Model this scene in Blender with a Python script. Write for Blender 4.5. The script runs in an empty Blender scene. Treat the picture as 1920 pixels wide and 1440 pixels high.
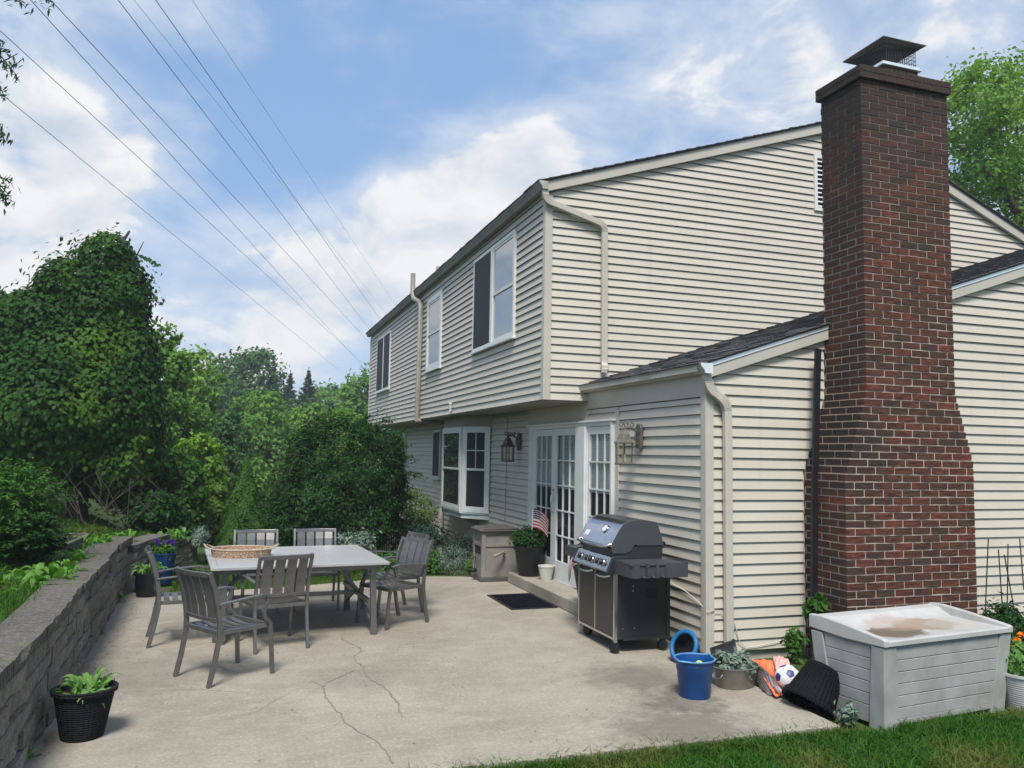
import bpy, bmesh, math, random
import numpy as np
from mathutils import Vector, Matrix
rnd = random.Random(7)
rng = np.random.default_rng(11)
sc = bpy.context.scene
col = sc.collection
R = math.radians

# ---------------------------------------------------------------- camera
FPX, YAW, PIT, ROL, HC = 1513.80, 0.326476, 0.0855738, 0.0184212, 1.87
_rt = Vector((math.cos(YAW), -math.sin(YAW), 0))
_fw = Vector((math.sin(YAW)*math.cos(PIT), math.cos(YAW)*math.cos(PIT), math.sin(PIT)))
_up = _rt.cross(_fw)
c_, s_ = math.cos(ROL), math.sin(ROL)
RT, UP, FW = _rt*c_+_up*s_, _up*c_-_rt*s_, _fw
cam = bpy.data.cameras.new('camera'); camo = bpy.data.objects.new('camera', cam); col.objects.link(camo)
cam.sensor_width = 36; cam.lens = FPX/1920*36; cam.clip_start = .05; cam.clip_end = 3000
camo.matrix_world = Matrix(((RT.x, UP.x, -FW.x, 0), (RT.y, UP.y, -FW.y, 0), (RT.z, UP.z, -FW.z, HC), (0, 0, 0, 1)))
sc.camera = camo
def ray(u, v): return RT*((u-960)/FPX)-UP*((v-720)/FPX)+FW
CP = Vector((0, 0, HC))
def G(u, v, z=0.0): d = ray(u, v); return CP+d*((z-HC)/d.z)
def PX(u, v, x): d = ray(u, v); return CP+d*(x/d.x)
def PY(u, v, y): d = ray(u, v); return CP+d*(y/d.y)

# ---------------------------------------------------------------- world, sun, exposure
SUN_EL, SUN_AZ = R(56), R(202)      # azimuth clockwise from +Y; a hazy sun high behind the camera, to its left
world = bpy.data.worlds.new('World'); sc.world = world; world.use_nodes = True
wn, wl = world.node_tree.nodes, world.node_tree.links
wn.clear()
world.cycles.sampling_method = 'MANUAL'; world.cycles.sample_map_resolution = 512
def cloud_group():
    g = bpy.data.node_groups.new('cloud_density', 'ShaderNodeTree')
    g.interface.new_socket('Vector', in_out='INPUT', socket_type='NodeSocketVector')
    g.interface.new_socket('Density', in_out='OUTPUT', socket_type='NodeSocketFloat')
    n, l = g.nodes, g.links
    i = n.new('NodeGroupInput'); o = n.new('NodeGroupOutput')
    def noise(scale, det, rough, dist, off):
        a = n.new('ShaderNodeVectorMath'); a.operation = 'ADD'; a.inputs[1].default_value = off
        l.new(i.outputs[0], a.inputs[0])
        m = n.new('ShaderNodeVectorMath'); m.operation = 'MULTIPLY'; m.inputs[1].default_value = (1, 1, 1.7)
        l.new(a.outputs[0], m.inputs[0])
        t = n.new('ShaderNodeTexNoise'); t.inputs['Scale'].default_value = scale; t.inputs['Detail'].default_value = det
        t.inputs['Roughness'].default_value = rough; t.inputs['Distortion'].default_value = dist
        l.new(m.outputs[0], t.inputs['Vector']); return t.outputs['Fac']
    def ma(op, a, b):
        m = n.new('ShaderNodeMath'); m.operation = op
        for k, x in enumerate((a, b)):
            if isinstance(x, (int, float)): m.inputs[k].default_value = x
            else: l.new(x, m.inputs[k])
        return m.outputs[0]
    big = noise(2.3, 2, .5, .2, (3.1, 0, 0)); fine = noise(8.5, 5, .60, .3, (0, 5.2, 1))
    tot = ma('ADD', ma('MULTIPLY', big, .62), ma('MULTIPLY', fine, .55))
    # the banks of cumulus that stand in view
    g.interface.new_socket('Raw', in_out='OUTPUT', socket_type='NodeSocketFloat')
    l.new(tot, o.inputs[1])
    for (u, v, w, k) in ((500, 560, .0040, .10), (620, 510, .0035, .12), (720, 470, .0035, .16), (830, 405, .0032, .20), (930, 345, .0028, .20), (1010, 320, .0020, .16),
                         (330, 590, .008, .08), (70, 350, .004, .14), (190, 290, .0012, .10), (335, 290, .0008, .16), (430, 65, .0006, .13), (130, 60, .009, .07), (1370, 250, .008, .05), (1500, 160, .005, .03), (1190, 160, .003, .07), (1850, 80, .016, .06), (740, 40, .003, .08),
                         (560, 230, .014, -.11), (1000, 170, .010, -.04), (250, 200, .004, -.07), (480, 420, .005, -.06)):
        d = ray(u, v).normalized()
        q = n.new('ShaderNodeVectorMath'); q.operation = 'DOT_PRODUCT'; l.new(i.outputs[0], q.inputs[0]); q.inputs[1].default_value = d
        e = n.new('ShaderNodeMapRange'); e.interpolation_type = 'SMOOTHSTEP'; l.new(q.outputs['Value'], e.inputs['Value'])
        e.inputs['From Min'].default_value = 1-2.6*w; e.inputs['From Max'].default_value = 1; e.inputs['To Max'].default_value = k
        tot = ma('ADD', tot, e.outputs[0])
    l.new(tot, o.inputs[0]); return g
CG = cloud_group()
tc = wn.new('ShaderNodeTexCoord')
def wmath(op, a, b=0, c=None, clamp=False):
    m = wn.new('ShaderNodeMath'); m.operation = op; m.use_clamp = clamp
    for k, x in enumerate((a, b) if c is None else (a, b, c)):
        if isinstance(x, (int, float)): m.inputs[k].default_value = x
        else: wl.new(x, m.inputs[k])
    return m.outputs[0]
nrm = wn.new('ShaderNodeVectorMath'); nrm.operation = 'NORMALIZE'; wl.new(tc.outputs['Generated'], nrm.inputs[0])
def dens(off, raw=0):
    a = wn.new('ShaderNodeVectorMath'); a.operation = 'ADD'; a.inputs[1].default_value = off; wl.new(nrm.outputs[0], a.inputs[0])
    g = wn.new('ShaderNodeGroup'); g.node_tree = CG; wl.new(a.outputs[0], g.inputs[0]); return g.outputs[raw]
d0 = dens((0, 0, 0)); dr = dens((0, 0, 0), 1); d1 = dens((.012, -.012, .035), 1)
mr = wn.new('ShaderNodeMapRange'); mr.interpolation_type = 'SMOOTHSTEP'      # cumulus
mr.inputs['From Min'].default_value = .61; mr.inputs['From Max'].default_value = .79; wl.new(d0, mr.inputs['Value'])
mv = wn.new('ShaderNodeMapRange'); mv.interpolation_type = 'SMOOTHSTEP'      # thin veil
mv.inputs['From Min'].default_value = .40; mv.inputs['From Max'].default_value = .80; mv.inputs['To Max'].default_value = .62; wl.new(d0, mv.inputs['Value'])
cover = wmath('MAXIMUM', wmath('MULTIPLY', mr.outputs[0], .97), mv.outputs[0])
lit = wmath('MULTIPLY_ADD', wmath('SUBTRACT', dr, d1), 4.5, .70, True)
ccol = wn.new('ShaderNodeMix'); ccol.data_type = 'RGBA'
ccol.inputs[6].default_value = (4.3, 4.8, 5.5, 1); ccol.inputs[7].default_value = (6.9, 6.9, 6.85, 1); wl.new(lit, ccol.inputs[0])
sky = wn.new('ShaderNodeTexSky'); sky.sky_type = 'NISHITA'; sky.sun_disc = False
sky.sun_elevation = SUN_EL; sky.sun_rotation = SUN_AZ; sky.air_density = 1.0; sky.dust_density = 1.2; sky.ozone_density = 2.0
skm = wn.new('ShaderNodeMix'); skm.data_type = 'RGBA'; skm.inputs[0].default_value = .62
wl.new(sky.outputs[0], skm.inputs[6]); skm.inputs[7].default_value = (2.2, 3.8, 6.55, 1)     # thin high haze over the blue
mix = wn.new('ShaderNodeMix'); mix.data_type = 'RGBA'
wl.new(cover, mix.inputs[0]); wl.new(skm.outputs[2], mix.inputs[6]); wl.new(ccol.outputs[2], mix.inputs[7])
bg = wn.new('ShaderNodeBackground'); bg.inputs['Strength'].default_value = .07
wl.new(mix.outputs[2], bg.inputs['Color'])
wo = wn.new('ShaderNodeOutputWorld'); wl.new(bg.outputs[0], wo.inputs['Surface'])
sun = bpy.data.lights.new('sun', 'SUN'); suno = bpy.data.objects.new('sun', sun); col.objects.link(suno)
sun.energy = 2.7; sun.angle = R(17); sun.color = (1, .96, .9)
sd = Vector((math.sin(SUN_AZ)*math.cos(SUN_EL), math.cos(SUN_AZ)*math.cos(SUN_EL), math.sin(SUN_EL)))
suno.rotation_euler = (-sd).to_track_quat('-Z', 'Y').to_euler(); suno.location = (0, 0, 30)
sc.cycles.max_bounces = 7; sc.cycles.diffuse_bounces = 3; sc.cycles.glossy_bounces = 3; sc.cycles.transmission_bounces = 4; sc.cycles.transparent_max_bounces = 8
sc.cycles.caustics_reflective = False; sc.cycles.caustics_refractive = False
sc.view_settings.view_transform = 'Standard'; sc.view_settings.look = 'None'
sc.view_settings.exposure = 1.0; sc.view_settings.gamma = 1.0; sc.view_settings.use_curve_mapping = False

# ---------------------------------------------------------------- helpers
class MB:
    def __init__(s): s.v = []; s.f = []
    def add(s, vs, fs, M=None):
        b = len(s.v)
        s.v += [tuple(M @ Vector(p)) if M else tuple(p) for p in vs]
        s.f += [tuple(b+i for i in f) for f in fs]; return s
    def box(s, x0, x1, y0, y1, z0, z1, M=None):
        return s.add([(x, y, z) for z in (z0, z1) for y in (y0, y1) for x in (x0, x1)],
                     [(0, 2, 3, 1), (4, 5, 7, 6), (0, 1, 5, 4), (2, 6, 7, 3), (0, 4, 6, 2), (1, 3, 7, 5)], M)
    def hexa(s, pts): return s.add(pts, [(0, 3, 2, 1), (4, 5, 6, 7), (0, 1, 5, 4), (1, 2, 6, 5), (2, 3, 7, 6), (3, 0, 4, 7)])
    def loft(s, rings, cap=True, closed=False):
        n = len(rings[0]); b = len(s.v)
        for r in rings: s.v += [tuple(p) for p in r]
        m = len(rings)
        for i in range(m if closed else m-1):
            j = (i+1) % m
            for k in range(n):
                q = (k+1) % n; s.f.append((b+i*n+k, b+i*n+q, b+j*n+q, b+j*n+k))
        if cap and not closed:
            s.f.append(tuple(b+k for k in range(n))[::-1]); s.f.append(tuple(b+(m-1)*n+k for k in range(n)))
        return s
    def tube(s, pts, r, n=8, M=None, cap=True, sx=1.0, closed=False):
        pts = [Vector(p) for p in pts]; m = len(pts); rs = r if isinstance(r, (list, tuple)) else [r]*m
        up = Vector((0, 0, 1)); rings = []
        for i in range(m):
            t = (pts[(i+1) % m]-pts[i-1]) if closed else (pts[min(i+1, m-1)]-pts[max(i-1, 0)])
            t.normalize()
            if i == 0:
                a = up if abs(t.z) < .9 else Vector((0, 1, 0))
                x = t.cross(a).normalized()
            else: x = (x-t*x.dot(t)).normalized()
            y = t.cross(x)
            ring = [pts[i]+(x*math.cos(2*math.pi*k/n)*sx+y*math.sin(2*math.pi*k/n))*rs[i] for k in range(n)]
            rings.append([M @ p for p in ring] if M else ring)
        return s.loft(rings, cap, closed)
    def sweep(s, pts, w, h, side, M=None):
        pts = [Vector(p) for p in pts]; m = len(pts); side = Vector(side).normalized(); rings = []
        for i in range(m):
            t = (pts[min(i+1, m-1)]-pts[max(i-1, 0)]).normalized()
            x = (side-t*side.dot(t)).normalized(); y = t.cross(x)
            ring = [pts[i]+x*a*w/2+y*b*h/2 for a, b in ((-1, -1), (1, -1), (1, 1), (-1, 1))]
            rings.append([M @ p for p in ring] if M else ring)
        return s.loft(rings)
    def lathe(s, prof, n=24, M=None, sq=None):
        rings = []
        for (r, z) in prof:
            ring = [Vector((r*math.cos(2*math.pi*k/n), r*math.sin(2*math.pi*k/n), z)) for k in range(n)]
            rings.append([M @ p for p in ring] if M else ring)
        return s.loft(rings, cap=False)
    def prism(s, poly, t0, t1, f):
        """poly of (a,b); f(a,b,t) -> point"""
        n = len(poly)
        vs = [f(a, b, t0) for a, b in poly]+[f(a, b, t1) for a, b in poly]
        return s.add(vs, [tuple(range(n))[::-1], tuple(range(n, 2*n))]+[(i, (i+1) % n, n+(i+1) % n, n+i) for i in range(n)])
    def mesh(s, name, mat=None, smooth=None, recalc=True):
        me = bpy.data.meshes.new(name); me.from_pydata(s.v, [], s.f)
        if recalc:
            bm = bmesh.new(); bm.from_mesh(me); bmesh.ops.recalc_face_normals(bm, faces=bm.faces); bm.to_mesh(me); bm.free()
        if smooth:
            me.shade_smooth(); me.set_sharp_from_angle(angle=R(smooth))
        if mat: me.materials.append(mat)
        return me
    def build(s, name, mat, parent=None, smooth=None, bevel=0, world=False, kind=None, label=None):
        return link(name, s.mesh(name, mat, smooth), parent, bevel=bevel, world=world, kind=kind, label=label)
WP = {}
def wpos(o): return WP.get(o.name, Vector((0, 0, 0))) if o else Vector((0, 0, 0))
def link(name, me, parent=None, loc=(0, 0, 0), rot=None, bevel=0, world=False, kind=None, label=None, scale=None):
    o = bpy.data.objects.new(name, me); col.objects.link(o)
    loc = Vector(loc)
    if parent:
        o.parent = parent
        if world: loc = loc-wpos(parent)
    o.location = loc; WP[o.name] = loc+(wpos(parent) if parent else Vector((0, 0, 0)))
    if rot: o.rotation_euler = rot
    if scale: o.scale = scale
    if bevel:
        b = o.modifiers.new('bevel', 'BEVEL'); b.width = bevel; b.segments = 2; b.limit_method = 'ANGLE'; b.angle_limit = R(40)
    if kind: o['kind'] = kind
    if label: o['label'] = label
    return o
def tag(o, label, cat, group=None):
    o['label'] = label; o['category'] = cat
    if group: o['group'] = group
    return o
def thing(name, label, cat, loc=(0, 0, 0), rz=0, group=None):
    o = bpy.data.objects.new(name, None); col.objects.link(o); o.empty_display_size = .1
    o.location = loc; o.rotation_euler = (0, 0, rz); WP[o.name] = Vector(loc)
    return tag(o, label, cat, group)
def struct(o): o['kind'] = 'structure'; return o
def dup(o, parent=None):
    c = o.copy(); col.objects.link(c); c.parent = parent
    for ch in o.children: dup(ch, c)
    return c
class Pl:
    """a wall plane: u along the wall to the viewer's right, o outwards, w up"""
    def __init__(s, P, eu, n): s.P = Vector(P); s.eu = Vector(eu).normalized(); s.n = Vector(n).normalized()
    def __call__(s, u, o, w): return s.P+s.eu*u+s.n*o+Vector((0, 0, w))
    def box(s, mb, u0, u1, o0, o1, w0, w1):
        return mb.hexa([s(u0, o0, w0), s(u1, o0, w0), s(u1, o1, w0), s(u0, o1, w0), s(u0, o0, w1), s(u1, o0, w1), s(u1, o1, w1), s(u0, o1, w1)])
def fast_mesh(name, V, Q, mat=None, smooth=False):
    """V (n,3) float array, Q (m,4) int array"""
    me = bpy.data.meshes.new(name); V = np.ascontiguousarray(V, np.float32); Q = np.ascontiguousarray(Q, np.int32)
    me.vertices.add(len(V)); me.vertices.foreach_set('co', V.ravel())
    me.loops.add(Q.size); me.loops.foreach_set('vertex_index', Q.ravel())
    me.polygons.add(len(Q)); me.polygons.foreach_set('loop_start', np.arange(0, Q.size, 4, dtype=np.int32))
    me.polygons.foreach_set('loop_total', np.full(len(Q), 4, np.int32))
    me.update(calc_edges=True)
    if smooth: me.shade_smooth()
    if mat: me.materials.append(mat)
    return me

# ---------------------------------------------------------------- materials
def newmat(name):
    m = bpy.data.materials.new(name); m.use_nodes = True; n = m.node_tree.nodes; l = m.node_tree.links
    b = n['Principled BSDF']; return m, n, l, b
def nd(n, t, **kw):
    x = n.new(t)
    for k, v in kw.items():
        if k in x.inputs: x.inputs[k].default_value = v
        else: setattr(x, k, v)
    return x
def mixc(n, l, fac, a, b, blend='MIX'):
    m = n.new('ShaderNodeMix'); m.data_type = 'RGBA'; m.blend_type = blend
    for k, x in ((0, fac), (6, a), (7, b)):
        if hasattr(x, 'links'): l.new(x, m.inputs[k])
        elif k == 0: m.inputs[0].default_value = x
        else: m.inputs[k].default_value = (*x, 1)
    return m.outputs[2]
def coords(n, l, scale=(1, 1, 1), kind='Object', world=False):
    if world: g = n.new('ShaderNodeNewGeometry'); src = g.outputs['Position']
    else: t = n.new('ShaderNodeTexCoord'); src = t.outputs[kind]
    m = n.new('ShaderNodeMapping'); m.inputs['Scale'].default_value = scale; l.new(src, m.inputs['Vector']); return m.outputs[0]
def rampf(n, l, src, a, b):
    m = n.new('ShaderNodeMapRange'); m.inputs['From Min'].default_value = a; m.inputs['From Max'].default_value = b
    l.new(src, m.inputs['Value']); return m.outputs[0]
def mat(name, c, rough=.6, c2=None, scale=6, bump=0, bscale=40, metal=0, spec=.5, world=True, stretch=(1, 1, 1), rand=0, det=6, rough2=None):
    m, n, l, b = newmat(name)
    b.inputs['Roughness'].default_value = rough; b.inputs['Metallic'].default_value = metal
    b.inputs['Specular IOR Level'].default_value = spec
    v = coords(n, l, stretch, world=world)
    c2 = c2 or tuple(x*.82 for x in c)
    t = nd(n, 'ShaderNodeTexNoise', Scale=scale, Detail=det, Roughness=.6); l.new(v, t.inputs['Vector'])
    f = rampf(n, l, t.outputs['Fac'], .35, .68)
    out = mixc(n, l, f, c, c2)
    if rand:
        oi = n.new('ShaderNodeObjectInfo'); r = nd(n, 'ShaderNodeMapRange'); r.inputs['To Min'].default_value = 1-rand; r.inputs['To Max'].default_value = 1+rand
        l.new(oi.outputs['Random'], r.inputs['Value'])
        hs = n.new('ShaderNodeHueSaturation'); l.new(r.outputs[0], hs.inputs['Value']); l.new(out, hs.inputs['Color']); out = hs.outputs['Color']
    l.new(out, b.inputs['Base Color'])
    if rough2 is not None:
        rr = nd(n, 'ShaderNodeMapRange'); rr.inputs['To Min'].default_value = rough; rr.inputs['To Max'].default_value = rough2
        l.new(f, rr.inputs['Value']); l.new(rr.outputs[0], b.inputs['Roughness'])
    if bump:
        t2 = nd(n, 'ShaderNodeTexNoise', Scale=bscale, Detail=5); l.new(v, t2.inputs['Vector'])
        bp = nd(n, 'ShaderNodeBump', Strength=bump, Distance=.01); l.new(t2.outputs['Fac'], bp.inputs['Height']); l.new(bp.outputs[0], b.inputs['Normal'])
    return m
def leafmat(name, c1, c2, c3=None, trans=.35, rough=.6, spec=.14, nscale=1.2, world=True):
    m, n, l, b = newmat(name)
    g = n.new('ShaderNodeNewGeometry')
    c = mixc(n, l, g.outputs['Random Per Island'], c1, c2)
    if c3:
        v = coords(n, l, world=world); t = nd(n, 'ShaderNodeTexNoise', Scale=nscale, Detail=3); l.new(v, t.inputs['Vector'])
        c = mixc(n, l, rampf(n, l, t.outputs['Fac'], .5, .68), c, c3)
    l.new(c, b.inputs['Base Color']); b.inputs['Roughness'].default_value = rough; b.inputs['Specular IOR Level'].default_value = spec
    tr = n.new('ShaderNodeBsdfTranslucent')
    hs = nd(n, 'ShaderNodeHueSaturation', Saturation=1.15, Value=1.5); l.new(c, hs.inputs['Color']); l.new(hs.outputs[0], tr.inputs['Color'])
    mx = n.new('ShaderNodeMixShader'); mx.inputs[0].default_value = trans
    l.new(b.outputs[0], mx.inputs[1]); l.new(tr.outputs[0], mx.inputs[2]); l.new(mx.outputs[0], n['Material Output'].inputs['Surface'])
    return m
def glassmat(name, tint=(.92, .96, .95), ior=1.55, rough=.015):
    m, n, l, b = newmat(name); n.remove(b)
    t = n.new('ShaderNodeBsdfTransparent'); t.inputs['Color'].default_value = (*tint, 1)
    g = n.new('ShaderNodeBsdfGlossy'); g.inputs['Roughness'].default_value = rough; g.inputs['Color'].default_value = (.95, .97, 1, 1)
    f = n.new('ShaderNodeFresnel'); gg = n.new('ShaderNodeNewGeometry'); mi = n.new('ShaderNodeMapRange'); mi.inputs['To Min'].default_value = ior; mi.inputs['To Max'].default_value = 1/ior; l.new(gg.outputs['Backfacing'], mi.inputs['Value']); l.new(mi.outputs[0], f.inputs['IOR'])
    x = n.new('ShaderNodeMixShader'); l.new(f.outputs[0], x.inputs[0]); l.new(t.outputs[0], x.inputs[1]); l.new(g.outputs[0], x.inputs[2])
    l.new(x.outputs[0], n['Material Output'].inputs['Surface']); return m
M = {}
M['siding'] = mat('siding', (.475, .452, .388), .5, (.425, .402, .342), scale=1.7, rand=.035, stretch=(1, 1, 3), bump=.06, bscale=90)
def siding_mat():
    m = mat('siding', (.508, .475, .402), .5, (.466, .435, .365), scale=1.7, rand=.03, stretch=(1, 1, 3), bump=.06, bscale=90)
    n, l = m.node_tree.nodes, m.node_tree.links; b = n['Principled BSDF']; src = b.inputs['Base Color'].links[0].from_socket
    v = coords(n, l, (7, 7, .35), world=True); t = nd(n, 'ShaderNodeTexNoise', Scale=1.0, Detail=6, Roughness=.6); l.new(v, t.inputs['Vector'])
    c = mixc(n, l, rampf(n, l, t.outputs['Fac'], .60, 1.0), src, (.33, .30, .24))
    v2 = coords(n, l, world=True); t2 = nd(n, 'ShaderNodeTexNoise', Scale=14, Detail=8, Roughness=.75); l.new(v2, t2.inputs['Vector'])
    c = mixc(n, l, rampf(n, l, t2.outputs['Fac'], .66, .80), c, (.26, .24, .20))
    l.new(c, b.inputs['Base Color']); return m
M['siding'] = siding_mat()
M['trim'] = mat('trim_beige', (.465, .437, .375), .45, (.415, .39, .333), scale=3)
M['fascia'] = mat('fascia', (.455, .427, .365), .42, (.41, .384, .326), scale=2)
M['gutter'] = mat('gutter', (.42, .40, .36), .4, (.30, .285, .255), scale=4)
M['gutter_dark'] = mat('gutter_weathered', (.23, .215, .195), .5, (.13, .12, .11), scale=3)
M['white'] = mat('white_paint', (.62, .64, .62), .35, (.55, .57, .55), scale=5)
M['oldwhite'] = mat('weathered_white', (.52, .54, .53), .45, (.40, .42, .41), scale=9)
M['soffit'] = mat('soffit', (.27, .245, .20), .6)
M['dark'] = mat('dark_interior', (.006, .006, .008), .9)
M['pale_backing'] = mat('pale_backing', (.40, .42, .42), .8, (.30, .32, .32), scale=3, stretch=(30, 30, .5))
M['screen'] = mat('insect_screen', (.009, .011, .016), .7, (.014, .016, .022), scale=3)
M['glass'] = glassmat('window_glass')
M['glass_hi'] = glassmat('window_glass_coated', (.45, .5, .5), 5.5)
M['flash'] = mat('aluminium_flashing', (.78, .82, .84), .3, (.70, .74, .76), metal=.35)
M['shingle'] = mat('shingle', (.105, .103, .105), .9, (.05, .05, .052), scale=30, bump=.6, bscale=150, rand=.25)
M['steel'] = mat('stainless', (.62, .62, .63), .22, (.55, .55, .56), metal=1, scale=2, stretch=(1, 30, 1))
M['mirror_steel'] = mat('polished_lid', (.55, .57, .62), .16, (.48, .50, .55), metal=1, scale=2)
M['grill'] = mat('grill_enamel', (.023, .027, .028), .34, (.018, .021, .022), scale=4)
M['grill_lt'] = mat('grill_shelf', (.050, .056, .060), .42, (.042, .047, .050), scale=4)
M['door_panel'] = mat('grill_door', (.032, .029, .026), .36, (.026, .024, .022), scale=3)
M['blackpl'] = mat('black_plastic', (.0055, .0055, .0068), .40, (.009, .009, .010), scale=8)
M['chair'] = mat('patio_metal', (.17, .166, .16), .32, (.13, .127, .122), scale=14, metal=.55, spec=.6)
M['tabletop'] = mat('table_top', (.37, .368, .36), .30, (.28, .278, .27), scale=3, stretch=(1, 14, 1), world=False, rough2=.42)
M['bronze'] = mat('bronze_lantern', (.045, .038, .03), .5, (.075, .065, .05), scale=18)
M['pewter'] = mat('pewter_lantern', (.13, .12, .10), .5, (.085, .078, .065), scale=20)
M['concrete'] = None
M['taupe'] = mat('reel_resin', (.22, .203, .183), .55, (.17, .157, .142), scale=5, bump=.05)
M['taupe_d'] = mat('reel_lid', (.085, .077, .072), .5, (.065, .06, .056), scale=5)
M['pvc'] = mat('pvc_pipe', (.29, .265, .222), .5, (.21, .19, .158), scale=9)
M['deck'] = mat('deck_box_resin', (.37, .385, .37), .5, (.27, .275, .255), scale=4.5, bump=.04, bscale=120)
M['deck_side'] = M['deck']
M['cable'] = mat('cable_white', (.62, .60, .55), .5)
M['black'] = mat('black_metal', (.010, .011, .014), .4, (.016, .018, .021), scale=5)
M['blue'] = mat('bucket_blue', (.003, .055, .20), .35, (.002, .045, .165), scale=5)
M['blue_rim'] = mat('bucket_rim', (.10, .27, .50), .45, (.08, .22, .42), scale=12)
M['ballw'] = mat('ball_white', (.72, .72, .74), .4)
M['soil'] = mat('soil', (.035, .026, .018), .95, (.055, .04, .03), scale=25, bump=.6, bscale=60)
M['bark'] = mat('bark', (.075, .058, .043), .9, (.045, .036, .028), scale=9, bump=.8, bscale=25)
M['wood_grey'] = mat('timber_grey', (.13, .115, .092), .9, (.075, .066, .052), scale=4, stretch=(1, 1, 6), bump=.4)
# foliage
M['vine'] = leafmat('vine_leaf', (.014, .050, .010), (.030, .085, .012), (.058, .128, .015), trans=.22, rough=.6, spec=.12, nscale=1.1)
M['tree_dark'] = leafmat('leaf_dark', (.036, .095, .026), (.070, .145, .038), None, trans=.25)
M['tree_mid'] = leafmat('leaf_mid', (.075, .175, .030), (.13, .255, .042), (.18, .30, .05), trans=.35, nscale=.35)
M['tree_light'] = leafmat('leaf_light', (.12, .24, .032), (.19, .32, .05), None, trans=.4)
M['shrub'] = leafmat('leaf_shrub', (.010, .042, .008), (.026, .078, .013), None, trans=.2, rough=.55, spec=.15)
M['shrub_y'] = leafmat('leaf_yellow_green', (.10, .18, .03), (.15, .23, .045), None, trans=.4)
M['arbor'] = leafmat('arborvitae_leaf', (.034, .095, .016), (.055, .130, .022), None, trans=.2)
M['bush'] = leafmat('leaf_bush', (.035, .110, .018), (.075, .175, .03), None, trans=.3)
M['grass'] = leafmat('grass_blade', (.025, .088, .008), (.056, .148, .017), (.125, .150, .035), trans=.35, nscale=1.6, rough=.55)
M['hosta'] = leafmat('hosta_leaf', (.075, .195, .025), (.135, .275, .05), None, trans=.35, rough=.4, spec=.3)
M['potleaf'] = leafmat('pot_leaf', (.10, .23, .05), (.18, .32, .09), None, trans=.35)
M['needle'] = leafmat('conifer_needle', (.022, .055, .026), (.036, .075, .035), None, trans=.15)
M['silver'] = leafmat('silver_leaf', (.14, .20, .16), (.22, .28, .22), None, trans=.25)
M['purple'] = leafmat('purple_petal', (.06, .02, .20), (.12, .03, .30), None, trans=.3)
M['orange'] = leafmat('marigold_petal', (.75, .17, .01), (.85, .28, .02), None, trans=.3)
M['darkleaf'] = leafmat('dark_leaf', (.02, .045, .025), (.035, .06, .04), None, trans=.15)

# ================================================================ the setting
def sm(t): t = np.clip(t, 0, 1); return t*t*(3-2*t)
def terr(x, y):
    x = np.asarray(x, float); y = np.asarray(y, float)
    low = -.06-.07*np.clip(y-12.3, 0, 38)-.02*np.clip(y-50, 0, 40)
    low = low-.05*sm((y-11.9)/.5)*sm((x-3.2)/.5)*0
    xb = np.interp(y, [-9, 6, 9.6, 11.3, 12.6, 13.3, 14, 15.5, 18, 25, 60], [-1.22, -1.27, -1.36, -1.42, -1.30, -1.08, -.75, -1.1, -1.9, -3.2, -8])
    w = np.interp(y, [13.5, 15, 20, 60], [.10, 1.3, 4, 12])
    t = sm((xb-x)/w+.5)
    hb = np.interp(y, [11, 14, 18, 40], [.62, .42, .40, .2])
    hi = hb+.22*np.clip(-1.9-x, 0, 7)+.05*np.sin(x*1.3+y*.7)*np.clip((-1.6-x)/2, 0, 1)
    return low*(1-t)+hi*t
def Tz(x, y): return float(terr(x, y))
gm, n, l, b = newmat('ground_cover')
v = coords(n, l, world=True)
t1 = nd(n, 'ShaderNodeTexNoise', Scale=2.2, Detail=8); l.new(v, t1.inputs['Vector'])
t2 = nd(n, 'ShaderNodeTexNoise', Scale=22, Detail=6); l.new(v, t2.inputs['Vector'])
g1 = mixc(n, l, rampf(n, l, t2.outputs['Fac'], .3, .7), (.028, .06, .014), (.06, .105, .025))
g2 = mixc(n, l, rampf(n, l, t1.outputs['Fac'], .55, .66), g1, (.085, .062, .040))
l.new(g2, b.inputs['Base Color']); b.inputs['Roughness'].default_value = .95; b.inputs['Specular IOR Level'].default_value = .1
bp = nd(n, 'ShaderNodeBump', Strength=.8, Distance=.03); l.new(t2.outputs['Fac'], bp.inputs['Height']); l.new(bp.outputs[0], b.inputs['Normal'])
def axis(a, b_, step, far):
    c = list(np.arange(a, b_, step)); k = step
    lo = a; L = []
    while lo > -far: k *= 1.25; lo -= k; L.append(lo)
    k = step; hi = c[-1]; H = []
    while hi < far: k *= 1.25; hi += k; H.append(hi)
    return np.array(L[::-1]+c+H)
gx, gy = axis(-7, 7.5, .09, 150), axis(2.5, 19, .11, 150)
XX, YY = np.meshgrid(gx, gy); ZZ = terr(XX, YY)
V = np.stack([XX, YY, ZZ], -1).reshape(-1, 3); nx, ny = len(gx), len(gy)
ii = (np.arange(ny-1)[:, None]*nx+np.arange(nx-1)[None]).reshape(-1)
ground = link('ground', fast_mesh('ground', V, np.stack([ii, ii+1, ii+1+nx, ii+nx], 1), gm, True)); struct(ground)

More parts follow.
